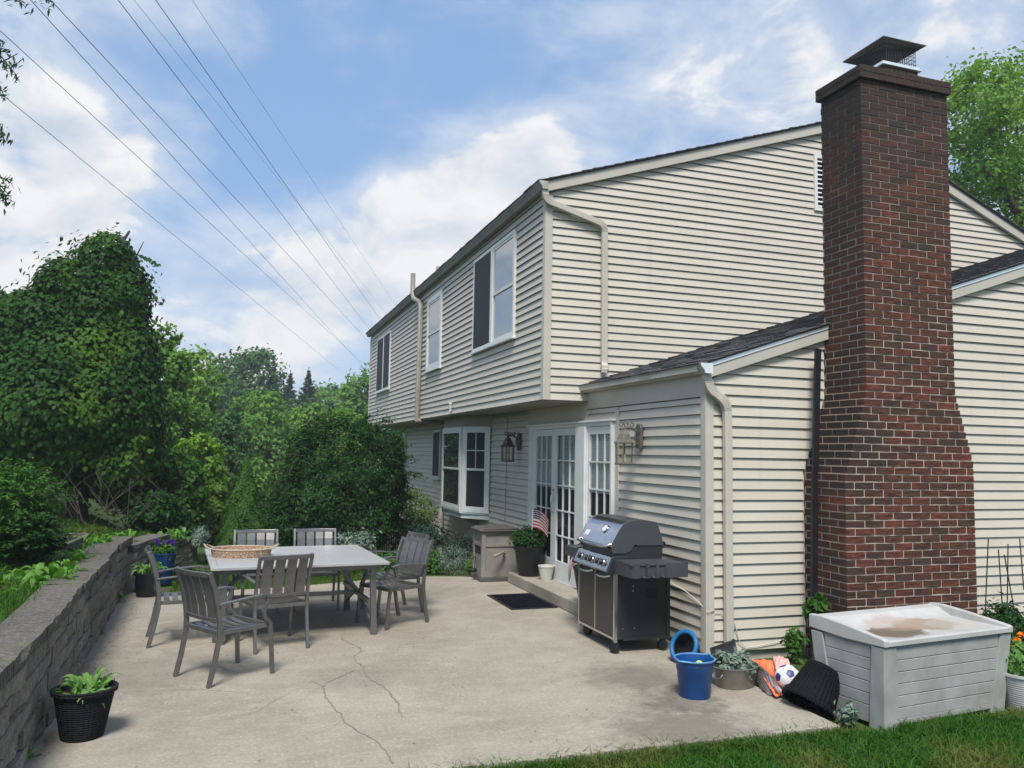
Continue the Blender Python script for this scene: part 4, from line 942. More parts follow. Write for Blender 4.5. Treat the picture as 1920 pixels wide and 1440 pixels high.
GB(MB().box(GX0-.012, GX0-.001, GY1+.002, 8.28, .78, .884).box(GX0-.001, GX1, 8.271, 8.283, .78, .884), 'shelf_edge', M['grill_lt'], sh2, bevel=.003)

# --- wall lanterns
def lantern(y, z, m, gl, lab):
    t = thing('wall_lantern', lab, 'lantern', (XL-.024, y, z), 0, 'lanterns either side of the glazed doors')
    MB().prism([(-.045, -.11), (.045, -.11), (.055, -.06), (.055, .08), (.03, .12), (-.03, .12), (-.055, .08), (-.055, -.06)], 0, -.028, lambda a, b_, tt: (tt, a, b_)).build('backplate', m, t, bevel=.006)
    MB().tube([(-.03, 0, .04), (-.08, 0, .075), (-.13, 0, .085), (-.17, 0, .075)], .011, 8).build('arm', m, t, smooth=50)
    s = MB()
    for x0, sg in ((-.09, 1), (-.15, 1), (-.20, 1)):
        s.tube([(x0+.026*(1-k/14*.6)*math.cos(k/14*7), 0, .105+.026*(1-k/14*.6)*math.sin(k/14*7)) for k in range(15)], .006, 6)
    s.tube([(-.02, 0, -.08), (-.06, 0, -.03), (-.05, 0, .04)], .008, 6)
    s.build('scroll', m, t, smooth=50, kind='stuff')
    cx = -.17; T = Matrix.Translation((cx, 0, 0)); n6 = 6; t.scale = (1.18, 1.18, 1.18)
    MB().lathe([(0, .09), (.018, .085), (.018, .06), (.03, .05), (.055, .02), (.07, -.015), (.075, -.03), (.105, -.055), (.108, -.065), (.1, -.068), (0, -.05)], 6, T).build('roof', m, t, bevel=.003)
    for k in range(n6):
        a = 2*math.pi*k/n6; MB().tube([(cx+.088*math.cos(a), .088*math.sin(a), -.06), (cx+.082*math.cos(a), .082*math.sin(a), -.25)], .006, 6).build('post', m, t)
    MB().lathe([(0, -.245), (.095, -.245), (.1, -.255), (.095, -.265), (0, -.27)], 6, T).build('base', m, t)
    MB().lathe([(.081, -.068), (.077, -.245)], 6, T).build('glass', gl, t)
    MB().tube([(cx, 0, -.24), (cx, 0, -.16)], .018, 10).build('candle', M['white'], t)
    return t
M['lampglass'] = glassmat('lantern_glass', (.80, .80, .74), 1.5, .08)
lantern(8.06, 2.08, M['pewter'], M['lampglass'], 'weathered pewter hexagonal lantern on the siding right of the glazed doors')
lantern(12.10, 2.05, M['bronze'], M['lampglass'], 'dark bronze hexagonal lantern on the siding between bay window and doors')

# --- hose reel cabinet
hr = thing('hose_reel_box', 'taupe resin hose reel cabinet with dark lid standing by the doors', 'hose reel', (3.73, 11.66, 0))
def HRB(mb, name, m, parent=None, **kw): return mb.build(name, m, parent or hr, **kw)
w_, d_ = .28, .24     # half width along X, half depth along Y
HRB(MB().box(-w_-.02, w_+.02, -d_-.02, d_+.02, 0, .065), 'plinth', M['taupe_d'], bevel=.01)
HRB(MB().box(-w_+.02, w_-.02, -d_+.02, d_-.02, .07, .70), 'body', M['taupe'])
for sx in (-1, 1):
    for sy in (-1, 1): HRB(MB().box(sx*w_-.03 if sx > 0 else -w_, w_ if sx > 0 else -w_+.03+.03, sy*d_-.06 if sy > 0 else -d_, d_ if sy > 0 else -d_+.06, .065, .72), 'corner_post', M['taupe'], bevel=.006)
for y in (-d_+.004, d_-.016):
    for z0, z1 in ((.065, .15), (.50, .55), (.685, .72)): HRB(MB().box(-w_+.06, w_-.06, y, y+.012, z0, z1), 'rail', M['taupe'], bevel=.003)
for z0, z1 in ((.065, .17), (.50, .55), (.685, .72)): HRB(MB().box(-w_+.003, -w_+.016, -d_+.06, d_-.06, z0, z1), 'rail', M['taupe'], bevel=.003)
HRB(MB().box(-w_+.016, -w_+.019, -d_+.07, d_-.07, .38, .49), 'hand_opening', M['dark'])
HRB(MB().box(-w_-.035, w_+.035, -d_-.035, d_+.035, .721, .745).prism([(-w_-.03, .745), (w_+.03, .745), (w_-.05, .78), (-w_+.05, .77)], -d_-.03, d_+.03, lambda a, b_, t: (a, t, b_)), 'lid', M['taupe_d'], bevel=.008)
ck = HRB(MB().tube([(-w_-.0, .06, .30), (-w_-.03, .05, .33), (-w_-.035, -.02, .24), (-w_-.035, -.07, .17)], .014, 8), 'crank', M['blackpl'], smooth=50)
MB().lathe([(0, -.04), (.028, -.04), (.034, 0), (.028, .04), (0, .04)], 12, Matrix.Translation((-w_-.07, -.08, .15)) @ Matrix.Rotation(R(90), 4, 'Y')).build('crank_knob', M['blackpl'], ck, smooth=50)
HRB(MB().tube([(.06, -d_-.01, .40), (.02, -d_-.08, .43), (-.10, -d_-.16, .40), (-.16, -d_-.19, .385)], .022, 10), 'nozzle', M['pvc'], smooth=50)

# --- pots
def pot(name, lab, loc, r0, r1, h, m, rim=.02, soil=True, n_=32, prof=None, grp=None, cat='pot'):
    t = thing(name, lab, cat, loc, 0, grp)
    pr = prof or [(0, 0), (r0, 0), (r0*1.03, .01), (r1*.97, h-.03), (r1, h-.03), (r1+rim*.3, h-.005), (r1, h), (r1-rim*.6, h), (r1-rim, h-.03), (r1-rim-.005, h-.06)]
    MB().lathe(pr, n_).build('body', m, t, smooth=40)
    if soil: MB().lathe([(0, h-.045), (r1-rim, h-.05)], 20).build('soil', M['soil'], t)
    return t
wvm, n, l, b = newmat('woven_black'); b.inputs['Base Color'].default_value = (.0055, .006, .009, 1); b.inputs['Roughness'].default_value = .75; b.inputs['Specular IOR Level'].default_value = .25; M['woven'] = wvm
v = coords(n, l, world=False)
wv = nd(n, 'ShaderNodeTexWave', Scale=22, Distortion=.0); wv.bands_direction = 'Z'; l.new(v, wv.inputs['Vector'])
sx_ = n.new('ShaderNodeSeparateXYZ'); l.new(v, sx_.inputs[0]); at = n.new('ShaderNodeMath'); at.operation = 'ARCTAN2'; l.new(sx_.outputs[1], at.inputs[0]); l.new(sx_.outputs[0], at.inputs[1])
m1 = n.new('ShaderNodeMath'); m1.operation = 'MULTIPLY'; m1.inputs[1].default_value = 34; l.new(at.outputs[0], m1.inputs[0]); s1 = n.new('ShaderNodeMath'); s1.operation = 'SINE'; l.new(m1.outputs[0], s1.inputs[0])
m2 = n.new('ShaderNodeMath'); m2.operation = 'MULTIPLY_ADD'; l.new(s1.outputs[0], m2.inputs[0]); m2.inputs[1].default_value = .35; l.new(wv.outputs['Fac'], m2.inputs[2])
bp = nd(n, 'ShaderNodeBump', Strength=1, Distance=.012); l.new(m2.outputs[0], bp.inputs['Height']); l.new(bp.outputs[0], b.inputs['Normal'])
def wovenprof(r0, r1, h):
    pr = [(0, 0), (r0, 0)]
    N = 18
    for i in range(N):
        z = .012+(h-.05)*i/N; zz = (h-.05)/N; r = r0+(r1-r0)*(z/h)
        pr += [(r, z), (r+.004, z+zz*.5)]
    return pr+[(r1, h-.035), (r1+.012, h-.03), (r1+.014, h-.008), (r1, h), (r1-.014, h-.006), (r1-.02, h-.05)]
potN = pot('planter_pot', 'black woven planter with wilting green cuttings on the near patio left', (-.86, 5.98, .001), .125, .185, .315, M['woven'], prof=wovenprof(.125, .185, .315))
potM = pot('planter_pot', 'dark navy planter with a pale leafy plant against the block wall', (-.98, 11.25, .001), .125, .175, .30, mat('navy_pot', (.004, .005, .013), .45))
potS = pot('planter_pot', 'round black planter with bushy plant and small flag on the step', (4.02, 10.93, .151), .155, .235, .42, M['blackpl'])
potG = pot('planter_pot', 'tall black planter with a pale flowered plant and flag behind the grill', (3.90, 8.62, .151), .11, .19, .44, M['blackpl'])
pot('flower_pot', 'small empty cream plastic flower pot on the step beside the black planter', (4.10, 10.50, .151), .075, .11, .195, mat('cream_pot', (.52, .52, .44), .5), soil=True)
potB = pot('flower_pot', 'glossy blue pot of purple flowers at the curve of the wall', (-.90, 12.45, -.03), .13, .17, .42, mat('blue_glaze', (.005, .035, .12), .15))
# --- little flags
fm, n, l, b = newmat('flag_cloth'); b.inputs['Roughness'].default_value = .8; M['flag'] = fm
tcn = n.new('ShaderNodeTexCoord'); sp = n.new('ShaderNodeSeparateXYZ'); l.new(tcn.outputs['UV'], sp.inputs[0])
def MA(op, a, b_):
    q = n.new('ShaderNodeMath'); q.operation = op
    for k, x in enumerate((a, b_)):
        if isinstance(x, (int, float)): q.inputs[k].default_value = x
        else: l.new(x, q.inputs[k])
    return q.outputs[0]
stripe = MA('LESS_THAN', MA('MODULO', MA('MULTIPLY', sp.outputs[1], 6.5), 1.0), .5)
c = mixc(n, l, stripe, (.48, .46, .45), (.24, .008, .014))
cant = MA('MULTIPLY', MA('LESS_THAN', sp.outputs[0], .42), MA('GREATER_THAN', sp.outputs[1], .46))
c = mixc(n, l, cant, c, (.007, .009, .045))
ux = MA('SUBTRACT', MA('MODULO', MA('MULTIPLY', sp.outputs[0], 14.3), 1.0), .5); uy = MA('SUBTRACT', MA('MODULO', MA('MULTIPLY', sp.outputs[1], 9.3), 1.0), .5)
star = MA('MULTIPLY', cant, MA('LESS_THAN', MA('ADD', MA('MULTIPLY', ux, ux), MA('MULTIPLY', uy, uy)), .045))
c = mixc(n, l, star, c, (.75, .75, .75)); l.new(c, b.inputs['Base Color'])
def flag(lab, base, h, tilt, rz, W=.30, H_=.20, droop=.5):
    t = thing('small_flag', lab, 'flag', base, rz)
    MB().tube([(0, 0, 0), (tilt, 0, h)], .006, 6).build('stick', M['cable'], t)
    nx_, ny_ = 14, 9; vs = []; uv = []
    for j in range(ny_):
        for i in range(nx_):
            u, v_ = i/(nx_-1), j/(ny_-1); z = h-H_*(1-v_)-droop*W*u*u*.9; x = tilt*(z/h)*.9+W*u*(1-.45*droop*u); y = .03*math.sin(u*9+v_*2)*u
            vs.append((x, y, z)); uv.append((u, v_))
    fs = [(j*nx_+i, j*nx_+i+1, (j+1)*nx_+i+1, (j+1)*nx_+i) for j in range(ny_-1) for i in range(nx_-1)]
    me = bpy.data.meshes.new('cloth'); me.from_pydata(vs, [], fs); ul = me.uv_layers.new()
    for lo in me.loops: ul.data[lo.index].uv = uv[lo.vertex_index]
    me.shade_smooth(); me.materials.append(M['flag']); link('cloth', me, t)
    return t
flag('small American flag drooping from its stick in the planter on the step', (3.98, 10.78, .58), .52, .015, R(-18), W=.30, droop=.55, H_=.27)
flag('small American flag sagging from the planter behind the grill', (3.72, 8.50, .56), .32, -.05, R(195), W=.26, droop=1.0, H_=.2)

# --- deck box
dbx_ = thing('deck_box', 'large pale grey resin deck box with a stained seat lid', 'deck box', (5.06, 5.10, -.06), R(6.8))
DW_, DD = .70, .33; TP = .045
def dbb(z): k = TP*(1-z/.60); return DW_-k, DD-k
w0, d0_ = dbb(0.02); w1, d1_ = dbb(.60)
MB().hexa([(-w0+.012, -d0_+.012, .05), (w0-.012, -d0_+.012, .05), (w0-.012, d0_-.012, .05), (-w0+.012, d0_-.012, .05), (-w1+.012, -d1_+.012, .60), (w1-.012, -d1_+.012, .60), (w1-.012, d1_-.012, .60), (-w1+.012, d1_-.012, .60)]).build('body', M['deck'], dbx_)
def wallquad(s, side, u0, u1, z0, z1, o):
    # a plank proud of the tapering body; side 0 front, 1 left, 2 right
    P = []
    for z in (z0, z1):
        w, d = dbb(z)
        for oo in (o-.02, o):
            for u in (u0, u1):
                if side == 0: P.append((u, -(d-.012)-oo, z))
                elif side == 1: P.append((-(w-.012)-oo, u, z))
                else: P.append(((w-.012)+oo, u, z))
    s.add(P, [(0, 1, 3, 2), (4, 6, 7, 5), (0, 4, 5, 1), (2, 3, 7, 6), (0, 2, 6, 4), (1, 5, 7, 3)])
for side, U in ((0, DW_-.13), (1, DD-.12), (2, DD-.12)):
    for k in range(6):
        s = MB(); z0 = .075+k*.0855; wallquad(s, side, -U, U, z0+.0025, z0+.083, .010); s.build('plank', M['deck'], dbx_, bevel=.003)
    s = MB(); wallquad(s, side, -U, U, .035, .0765, .010); s.build('plank', M['deck'], dbx_, bevel=.003)
for sx in (-1, 1):
    for sy in (-1, 1):
        P = []
        for z, kk in ((0, .16), (.60, .13)):
            w, d = dbb(z); w += .008; d += .008; e = kk
            P += [(sx*w, sy*d, z), (sx*(w-e), sy*d, z), (sx*(w-e), sy*(d-.02), z), (sx*(w-.02), sy*(d-.02), z), (sx*(w-.02), sy*(d-e*.85), z), (sx*w, sy*(d-e*.85), z)]
        s = MB().add(P, [(0, 1, 2, 3, 4, 5), (6, 7, 8, 9, 10, 11)]+[(i, (i+1) % 6, 6+(i+1) % 6, 6+i) for i in range(6)]); s.build('corner_post', M['deck'], dbx_, bevel=.005)
lm, n, l, b = newmat('deck_lid')
v = coords(n, l, world=False); a1 = nd(n, 'ShaderNodeTexNoise', Scale=4, Detail=8, Roughness=.7); l.new(v, a1.inputs['Vector'])
c = mixc(n, l, rampf(n, l, a1.outputs['Fac'], .35, .7), (.45, .45, .435), (.34, .34, .32))
for (px, py, r, cc, amt) in ((-.30, -.12, .30, (.115, .082, .048), .9), (.12, -.02, .34, (.24, .185, .12), .75), (-.08, .05, .34, (.36, .25, .20), .45), (.4, -.1, .3, (.45, .42, .36), .4)):
    d = n.new('ShaderNodeVectorMath'); d.operation = 'DISTANCE'; mp = n.new('ShaderNodeMapping'); mp.inputs['Scale'].default_value = (1, 1.7, 1); l.new(v, mp.inputs['Vector']); l.new(mp.outputs[0], d.inputs[0]); d.inputs[1].default_value = (px, py*1.7, .60)
    q = n.new('ShaderNodeMath'); q.operation = 'MULTIPLY_ADD'; l.new(a1.outputs['Fac'], q.inputs[0]); q.inputs[1].default_value = -.45; l.new(d.outputs['Value'], q.inputs[2])
    k = rampf(n, l, q.outputs[0], r-.22, r-.30); m2 = n.new('ShaderNodeMath'); m2.operation = 'MULTIPLY'; m2.inputs[1].default_value = amt; l.new(k, m2.inputs[0]); c = mixc(n, l, m2.outputs[0], c, cc)
l.new(c, b.inputs['Base Color']); b.inputs['Roughness'].default_value = .5; M['decklid'] = lm
LW_, LD = DW_+.014, DD+.022
sec = [(-LD, .608), (-LD, .648), (-LD+.03, .652), (-LD+.06, .645), (.02, .645), (.14, .650), (LD-.13, .685), (LD-.10, .705), (LD-.01, .712), (LD, .708), (LD, .62), (0, .606)]
lidm = MB().prism(sec, -LW_+.045, LW_-.045, lambda a, b_, t: (t, a, b_)).build('lid', M['decklid'], dbx_, smooth=25, bevel=.006)
for sx in (-1, 1):
    MB().prism([(-LD, .606), (-LD, .655), (-LD+.02, .664), (0, .705), (LD-.12, .726), (LD, .72), (LD, .62), (0, .60)], sx*LW_, sx*(LW_-.05), lambda a, b_, t: (t, a, b_)).build('lid_side', M['decklid'], lidm, bevel=.008)
# --- blue bucket with tennis ball
bk = thing('bucket', 'blue plastic bucket with pouring spouts standing on the patio edge', 'bucket', (3.49, 5.70, .001))
MB().lathe([(0, 0), (.118, 0), (.122, .01), (.138, .20), (.142, .205), (.146, .255), (.152, .285), (.150, .285), (.142, .25), (.134, .2), (.118, .02), (0, .015)], 40).build('body', M['blue'], bk, smooth=35)
rim = []
for k in range(48):
    a = 2*math.pi*k/48; sp_ = max(0, math.cos(2*(a-R(20))))**14; r = .155+.034*sp_; rim.append((r*math.cos(a), r*math.sin(a), .287+.004*sp_))
MB().tube(rim, .007, 6, closed=True).build('rim', M['blue_rim'], bk, smooth=60)
MB().loft([[(0.148*x/.155, .148*y/.155, .268) for x, y, z in rim], [(x, y, z) for x, y, z in rim], [(x*.97, y*.97, z) for x, y, z in rim], [(x*.93, y*.93, .262) for x, y, z in rim]], cap=False).build('spout', M['blue'], bk, smooth=50)
MB().tube([(.155*math.cos(R(100))*math.cos(t), .155*math.sin(R(100)) if False else .158*math.sin(t), .262-.02*math.sin(0)) for t in np.linspace(-1.5, 1.5, 3)][:0] or [(-.03, -.15, .27), (-.05, -.14, .25), (-.09, -.12, .245)], .003, 5).build('handle', M['steel'], bk)
sph = lambda r, n_=20, m_=12: [(r*math.sin(math.pi*i/m_), -r*math.cos(math.pi*i/m_)) for i in range(m_+1)]
tbl = MB().lathe(sph(.033), 18, Matrix.Translation((0, 0, 0))).build('tennis_ball', mat('tennis_felt', (.50, .62, .06), .9), smooth=60); tbl.location = (3.51, 5.665, .245)
tag(tbl, 'yellow green tennis ball lying inside the blue bucket', 'ball')
fill = MB().lathe([(0, .205), (.130, .205)], 24).build('toys_fill', M['blue_rim'], bk)
# --- blue rimmed black basin lying on its side and a black pot behind the bucket
bs = thing('basin', 'black basin with a thick blue foam rim leaning on the siding', 'basin', (3.93, 6.60, .001))
Mt = Matrix.Translation((0, 0, .150)) @ Vector((-.86, -.30, .40)).to_track_quat('Z', 'Y').to_matrix().to_4x4()
MB().tube([Mt @ Vector((.135*math.cos(2*math.pi*k/40), .135*math.sin(2*math.pi*k/40), 0)) for k in range(40)], .022, 10, closed=True).build('rim', mat('foam_blue', (.004, .12, .30), .55), bs, smooth=60)
MB().lathe([(.135, 0), (.125, -.06), (.10, -.11), (0, -.12)], 32, Mt).build('bowl', M['blackpl'], bs, smooth=40)
lp_ = thing('nursery_pot', 'black plastic nursery pot tipped over beside the blue rimmed basin', 'pot', (4.10, 6.25, .001))
Mt = Matrix.Translation((-.10, 0, .125)) @ Matrix.Rotation(R(-32), 4, 'Z') @ Matrix.Rotation(R(78), 4, 'Y')
MB().lathe([(0, 0), (.085, 0), (.125, .20), (.132, .20), (.132, .225), (.122, .225), (.118, .19), (.08, .01), (0, .012)], 32, Mt).build('body', M['blackpl'], lp_, smooth=40)
# --- galvanised tub
M['zinc'] = mat('zinc', (.27, .265, .235), .45, (.18, .17, .145), scale=7, metal=.55)
tubo = thing('galvanized_tub', 'old galvanized tub of withered clippings behind the blue bucket', 'tub', (3.98, 5.88, .001), R(20))
def ov(a, b_, z): return [(a*math.cos(2*math.pi*k/36), b_*math.sin(2*math.pi*k/36), z) for k in range(36)]
MB().loft([ov(.01, .01, .004), ov(.175, .14, 0), ov(.18, .145, .01), ov(.212, .172, .15), ov(.216, .176, .155), ov(.222, .182, .165), ov(.214, .174, .168), ov(.205, .166, .15), ov(.18, .14, .02), ov(.01, .01, .02)], cap=True).build('body', M['zinc'], tubo, smooth=40)
MB().tube([(-.215, -.04, .12), (-.235, -.03, .10), (-.238, 0, .09), (-.235, .03, .10), (-.215, .04, .12)], .006, 6).build('handle', M['steel'], tubo, smooth=50)
MB().loft([ov(.196, .158, .12), ov(.01, .01, .135)], cap=False).build('soil', M['soil'], tubo)
# --- football, mesh bag, tipped woven pot
from mathutils import kdtree
def ball(loc, r):
    t = thing('soccer_ball', 'white and blue soccer ball lying among the bagged toys', 'ball', loc)
    bm = bmesh.new(); bmesh.ops.create_icosphere(bm, subdivisions=1, radius=1)
    # truncated icosahedron: pentagons at the 12 icosahedron vertices
    bm2 = bmesh.new(); bmesh.ops.create_icosphere(bm2, subdivisions=1, radius=1); ico = [v_.co.normalized() for v_ in bm2.verts if len(v_.link_edges) == 5][:12]; bm2.free(); bm.free()
    faces = []
    hexc = []
    for i in range(len(ico)):
        for j in range(i+1, len(ico)):
            for k in range(j+1, len(ico)):
                if (ico[i]-ico[j]).length < 1.2 and (ico[j]-ico[k]).length < 1.2 and (ico[i]-ico[k]).length < 1.2: hexc.append((ico[i]+ico[j]+ico[k]).normalized())
    cents = [(c_, 'p') for c_ in ico]+[(c_, 'h') for c_ in hexc]
    tv = []
    for i in range(len(ico)):
        for j in range(len(ico)):
            if i != j and (ico[i]-ico[j]).length < 1.2: tv.append((ico[i]*2+ico[j]).normalized())
    for c_, ty in cents:
        near = sorted(tv, key=lambda p: (p-c_).length)[:5 if ty == 'p' else 6]
        x = (near[0]-c_*near[0].dot(c_)).normalized(); y = c_.cross(x); near.sort(key=lambda p: math.atan2(p.dot(y), p.dot(x)))
        mb = MB(); N = len(near); rings = []
        for s, rr in ((1.0, .985), (.96, 1.0), (.6, 1.0), (.02, 1.0)):
            ring = []
            for i in range(N):
                for f in (0, .5):
                    p = near[i].lerp(near[(i+1) % N], f); p = c_.lerp(p, s).normalized()*r*rr; ring.append(p)
            rings.append(ring)
        mb.loft(rings, cap=False); mb.build('panel', M['ballw'] if ty == 'h' else M['ballb'], t, smooth=40)
    MB().lathe(sph(r*.98), 20).build('core', M['ballb'], t, smooth=60)
    t.rotation_euler = (.4, .6, .2); return t
M['ballb'] = mat('ball_blue', (.03, .035, .16), .45)
ball((4.29, 5.60, .105), .105)
om = mat('orange_net', (.85, .19, .07), .55, (.75, .15, .06), scale=9)
bg_ = thing('toy_bag', 'clear plastic bag of orange toys crumpled on the slab edge', 'bag', (4.18, 5.45, .001))
def crumple(pts_, m, name, amp, sub=14, thick=.0):
    # pts_: 4 corners grid -> wavy sheet
    A, B__, C__, D__ = [Vector(p) for p in pts_]; vs = []; N = sub
    for j in range(N+1):
        for i in range(N+1):
            u, v_ = i/N, j/N; p = (A*(1-u)+B__*u)*(1-v_)+(D__*(1-u)+C__*u)*v_
            e = math.sin(math.pi*u)*math.sin(math.pi*v_)
            p = p+Vector((0, 0, amp*e+.012*math.sin(i*2.1+j*1.3)*e+rnd.gauss(0, .004)))
            vs.append(p)
    fs = [(j*(N+1)+i, j*(N+1)+i+1, (j+1)*(N+1)+i+1, (j+1)*(N+1)+i) for j in range(N) for i in range(N)]
    o = MB().add(vs, fs).build(name, m, bg_, world=True, smooth=70); s = o.modifiers.new('s', 'SOLIDIFY'); s.thickness = .004; return o
P_ = lambda u, v_, z: tuple(G(u, v_, z))
crumple([P_(1392, 1238, .13), P_(1462, 1240, .17), P_(1470, 1275, .09), P_(1420, 1262, .07)], om, 'orange_toy', .05)
crumple([P_(1425, 1262, .11), P_(1440, 1265, .10), P_(1470, 1302, .02), P_(1455, 1308, .02)], om, 'orange_toy', .03)
crumple([P_(1448, 1230, .20), P_(1478, 1236, .22), P_(1486, 1262, .14), P_(1455, 1258, .15)], mat('pink_toy', (.70, .40, .36), .5), 'pink_toy', .04)
crumple([P_(1398, 1252, .03), P_(1430, 1262, .11), P_(1462, 1300, .05), P_(1430, 1296, .005)], mat('dark_toy', (.16, .06, .07), .4), 'dark_toy', .03)
pm_, n, l, b = newmat('clear_plastic'); n.remove(b)
t1 = n.new('ShaderNodeBsdfTransparent'); t1.inputs[0].default_value = (.93, .93, .93, 1); g1 = n.new('ShaderNodeBsdfGlossy'); g1.inputs['Roughness'].default_value = .12; d1 = n.new('ShaderNodeBsdfDiffuse'); d1.inputs[0].default_value = (.8, .8, .8, 1)
lw = n.new('ShaderNodeFresnel'); lw.inputs[0].default_value = 1.5
mxa = n.new('ShaderNodeMixShader'); l.new(lw.outputs[0], mxa.inputs[0]); l.new(t1.outputs[0], mxa.inputs[1]); l.new(g1.outputs[0], mxa.inputs[2])
mxb = n.new('ShaderNodeMixShader'); mxb.inputs[0].default_value = .16; l.new(mxa.outputs[0], mxb.inputs[1]); l.new(d1.outputs[0], mxb.inputs[2]); l.new(mxb.outputs[0], n['Material Output'].inputs['Surface']); M['clear'] = pm_
crumple([P_(1392, 1250, .05), P_(1425, 1250, .16), P_(1472, 1300, .05), P_(1440, 1304, .003)], M['clear'], 'clear_bag', .075, 18)
wp = thing('planter_pot', 'black woven planter tipped over between the slab corner and deck box', 'pot', (4.24, 5.22, -.05))
o = MB().lathe(wovenprof(.135, .195, .32), 36).build('body', M['woven'], wp, smooth=40)
o.matrix_local = Matrix.Translation((.13, .04, .30)) @ Vector((-.62, -.12, -.77)).to_track_quat('Z', 'Y').to_matrix().to_4x4()
# --- ribbed white planter at the right edge
wpt = thing('planter_pot', 'ribbed white planter of marigolds at the right edge beside the deck box', 'pot', (5.98, 4.86, -.06))
pr = [(0, 0), (.17, 0)]
for i in range(16): z = .01+i*.0165; r = .175+.05*z/.28; pr += [(r, z), (r+.004, z+.006), (r+.004, z+.011)]
pr += [(.235, .275), (.235, .295), (.222, .295), (.215, .25)]
MB().lathe(pr, 40).build('body', M['oldwhite'], wpt, smooth=40); MB().lathe([(0, .25), (.216, .25)], 20).build('soil', M['soil'], wpt)
# --- stakes of a trellis by the wall
for i, (a, b_) in enumerate((((1853, 1010), (1843, 1170)), ((1872, 1030), (1884, 1180)), ((1890, 1020), (1886, 1180)), ((1883, 1040), (1915, 1180)), ((1912, 1010), (1918, 1060)))):
    s = MB().tube([PY(*a, 6.35), PY(*b_, 6.30)+Vector((0, 0, -.25))], .006, 6).build('garden_stake', M['black'])
    tag(s, ('leftmost thin black garden stake leaning against the wall right of the chimney', 'second thin black garden stake right of the chimney, leaning right', 'upright thin black garden stake in the middle right of the chimney', 'thin black garden stake crossing from upper left to lower right', 'rightmost thin black garden stake at the picture edge')[i], 'stake', 'garden stakes right of the chimney')
# --- black metal strip leaning in the corner by the chimney
tag(MB().sweep([(5.47, 6.62, 2.97), (5.36, 6.56, 1.6), (5.27, 6.50, 0.0)], .085, .02, (1, .25, 0)).build('metal_strip', M['black']), 'long black metal strip leaning between the siding and the chimney', 'metal strip')
# --- cables on the wall
tag(MB().tube([(XL-.03, 7.9, .66), (XL-.032, 7.4, .59), (XL-.032, 7.1, .555), (XL-.034, 6.85, .49), (XL-.02, 6.715, .415), (4.32, 6.72, .43), (4.40, 6.722, .42), (4.44, 6.722, .37), (4.55, 6.722, .30), (4.60, 6.722, .13), (4.68, 6.722, .07), (4.80, 6.722, .075), (5.0, 6.722, .10), (5.1, 6.722, .12)], .0045, 6).build('wall_cable', M['cable'], smooth=60), 'thin cream cable sagging along the siding behind the grill and round the corner', 'cable')
tag(MB().tube([(XL-.028, 12.75, 2.5), (XL-.03, 12.74, 1.6), (XL-.03, 12.78, .75)], .005, 5).build('wall_cable', M['soffit']), 'thin vertical cable down the siding right of the bay window', 'cable')
# --- power lines
px_ = lambda x, y: (x/2.526, y/2.526)
WI = [((0, 145), (945, 1180), 0), ((0, 440), (930, 1200), 0), ((145, 0), (1245, 1213), 0), ((240, 0), (1370, 1213), 0), ((560, 0), (1485, 1213), 1), ((738, 0), (1590, 1213), 1), ((910, 0), (1560, 975), 2), ((635, 0), (1440, 1000), 2)]
WI[0] = ((0, 145), (1165, 1213), 0)
LBL = ['second lowest', 'lowest', 'third lowest', 'fourth lowest', 'fifth lowest', 'topmost thick', 'faint topmost', 'faint lower']
for i, (a, b_, k) in enumerate(WI):
    hz = (19, 22, 27)[k]; A = G(*px_(*a), hz); B__ = G(*px_(*b_), hz); d = B__-A
    k9 = 1.0
    while (A+d*k9*1.05).length < 182: k9 *= 1.05
    P = [A-d*.3+d*(k9+.3)*(q/39)**1.6 for q in range(40)]
    o = MB().tube(P, (.017, .020, .012)[k], 5).build('power_line', M['black'], smooth=60)
    tag(o, LBL[i]+' of the dark power lines crossing the sky at upper left', 'power line', 'power lines across the sky')

# ================================================================ vegetation
def unit(a): return a/np.maximum(np.linalg.norm(a, axis=1, keepdims=True), 1e-9)
def leaf_quads(P, N, size, asp=.55, droop=.35, fold=.12, jit=.5, var=.3):
    n_ = len(P); N = unit(N+rng.normal(0, jit, (n_, 3)))
    t = rng.normal(0, 1, (n_, 3)); t[:, 2] -= droop*2
    t = unit(t-N*(t*N).sum(1, keepdims=True)); b_ = np.cross(N, t)
    s = size*rng.uniform(1-var, 1+var, (n_, 1))
    V = np.stack([P-t*s*.5, P+b_*s*asp*.5-t*s*.08+N*s*fold, P+t*s*.5, P-b_*s*asp*.5-t*s*.08+N*s*fold], 1).reshape(-1, 3)
    return V, np.arange(4*n_).reshape(-1, 4)
def lobe_pts(lobes, n_, lo=.80, hi=1.04, keep=.12, upper=-1.0):
    C = np.array([q[0] for q in lobes], float); Rr = np.array([q[1] for q in lobes], float)
    a = (Rr[:, 0]*Rr[:, 1]+Rr[:, 0]*Rr[:, 2]+Rr[:, 1]*Rr[:, 2]); out = []; nor = []; got = 0
    while got < n_:
        k = rng.choice(len(lobes), n_, p=a/a.sum()); d = unit(rng.normal(0, 1, (n_, 3))); r = rng.uniform(lo, hi, (n_, 1))
        P = C[k]+d*Rr[k]*r; N = unit(d/Rr[k]); ok = d[:, 2] > upper
        for j in range(len(lobes)):
            q = (((P-C[j])/Rr[j])**2).sum(1); ins = (q < .62) & (k != j); ok &= ~(ins & (rng.random(n_) > keep))
        out.append(P[ok]); nor.append(N[ok]); got += ok.sum()
    return np.concatenate(out)[:n_], np.concatenate(nor)[:n_]
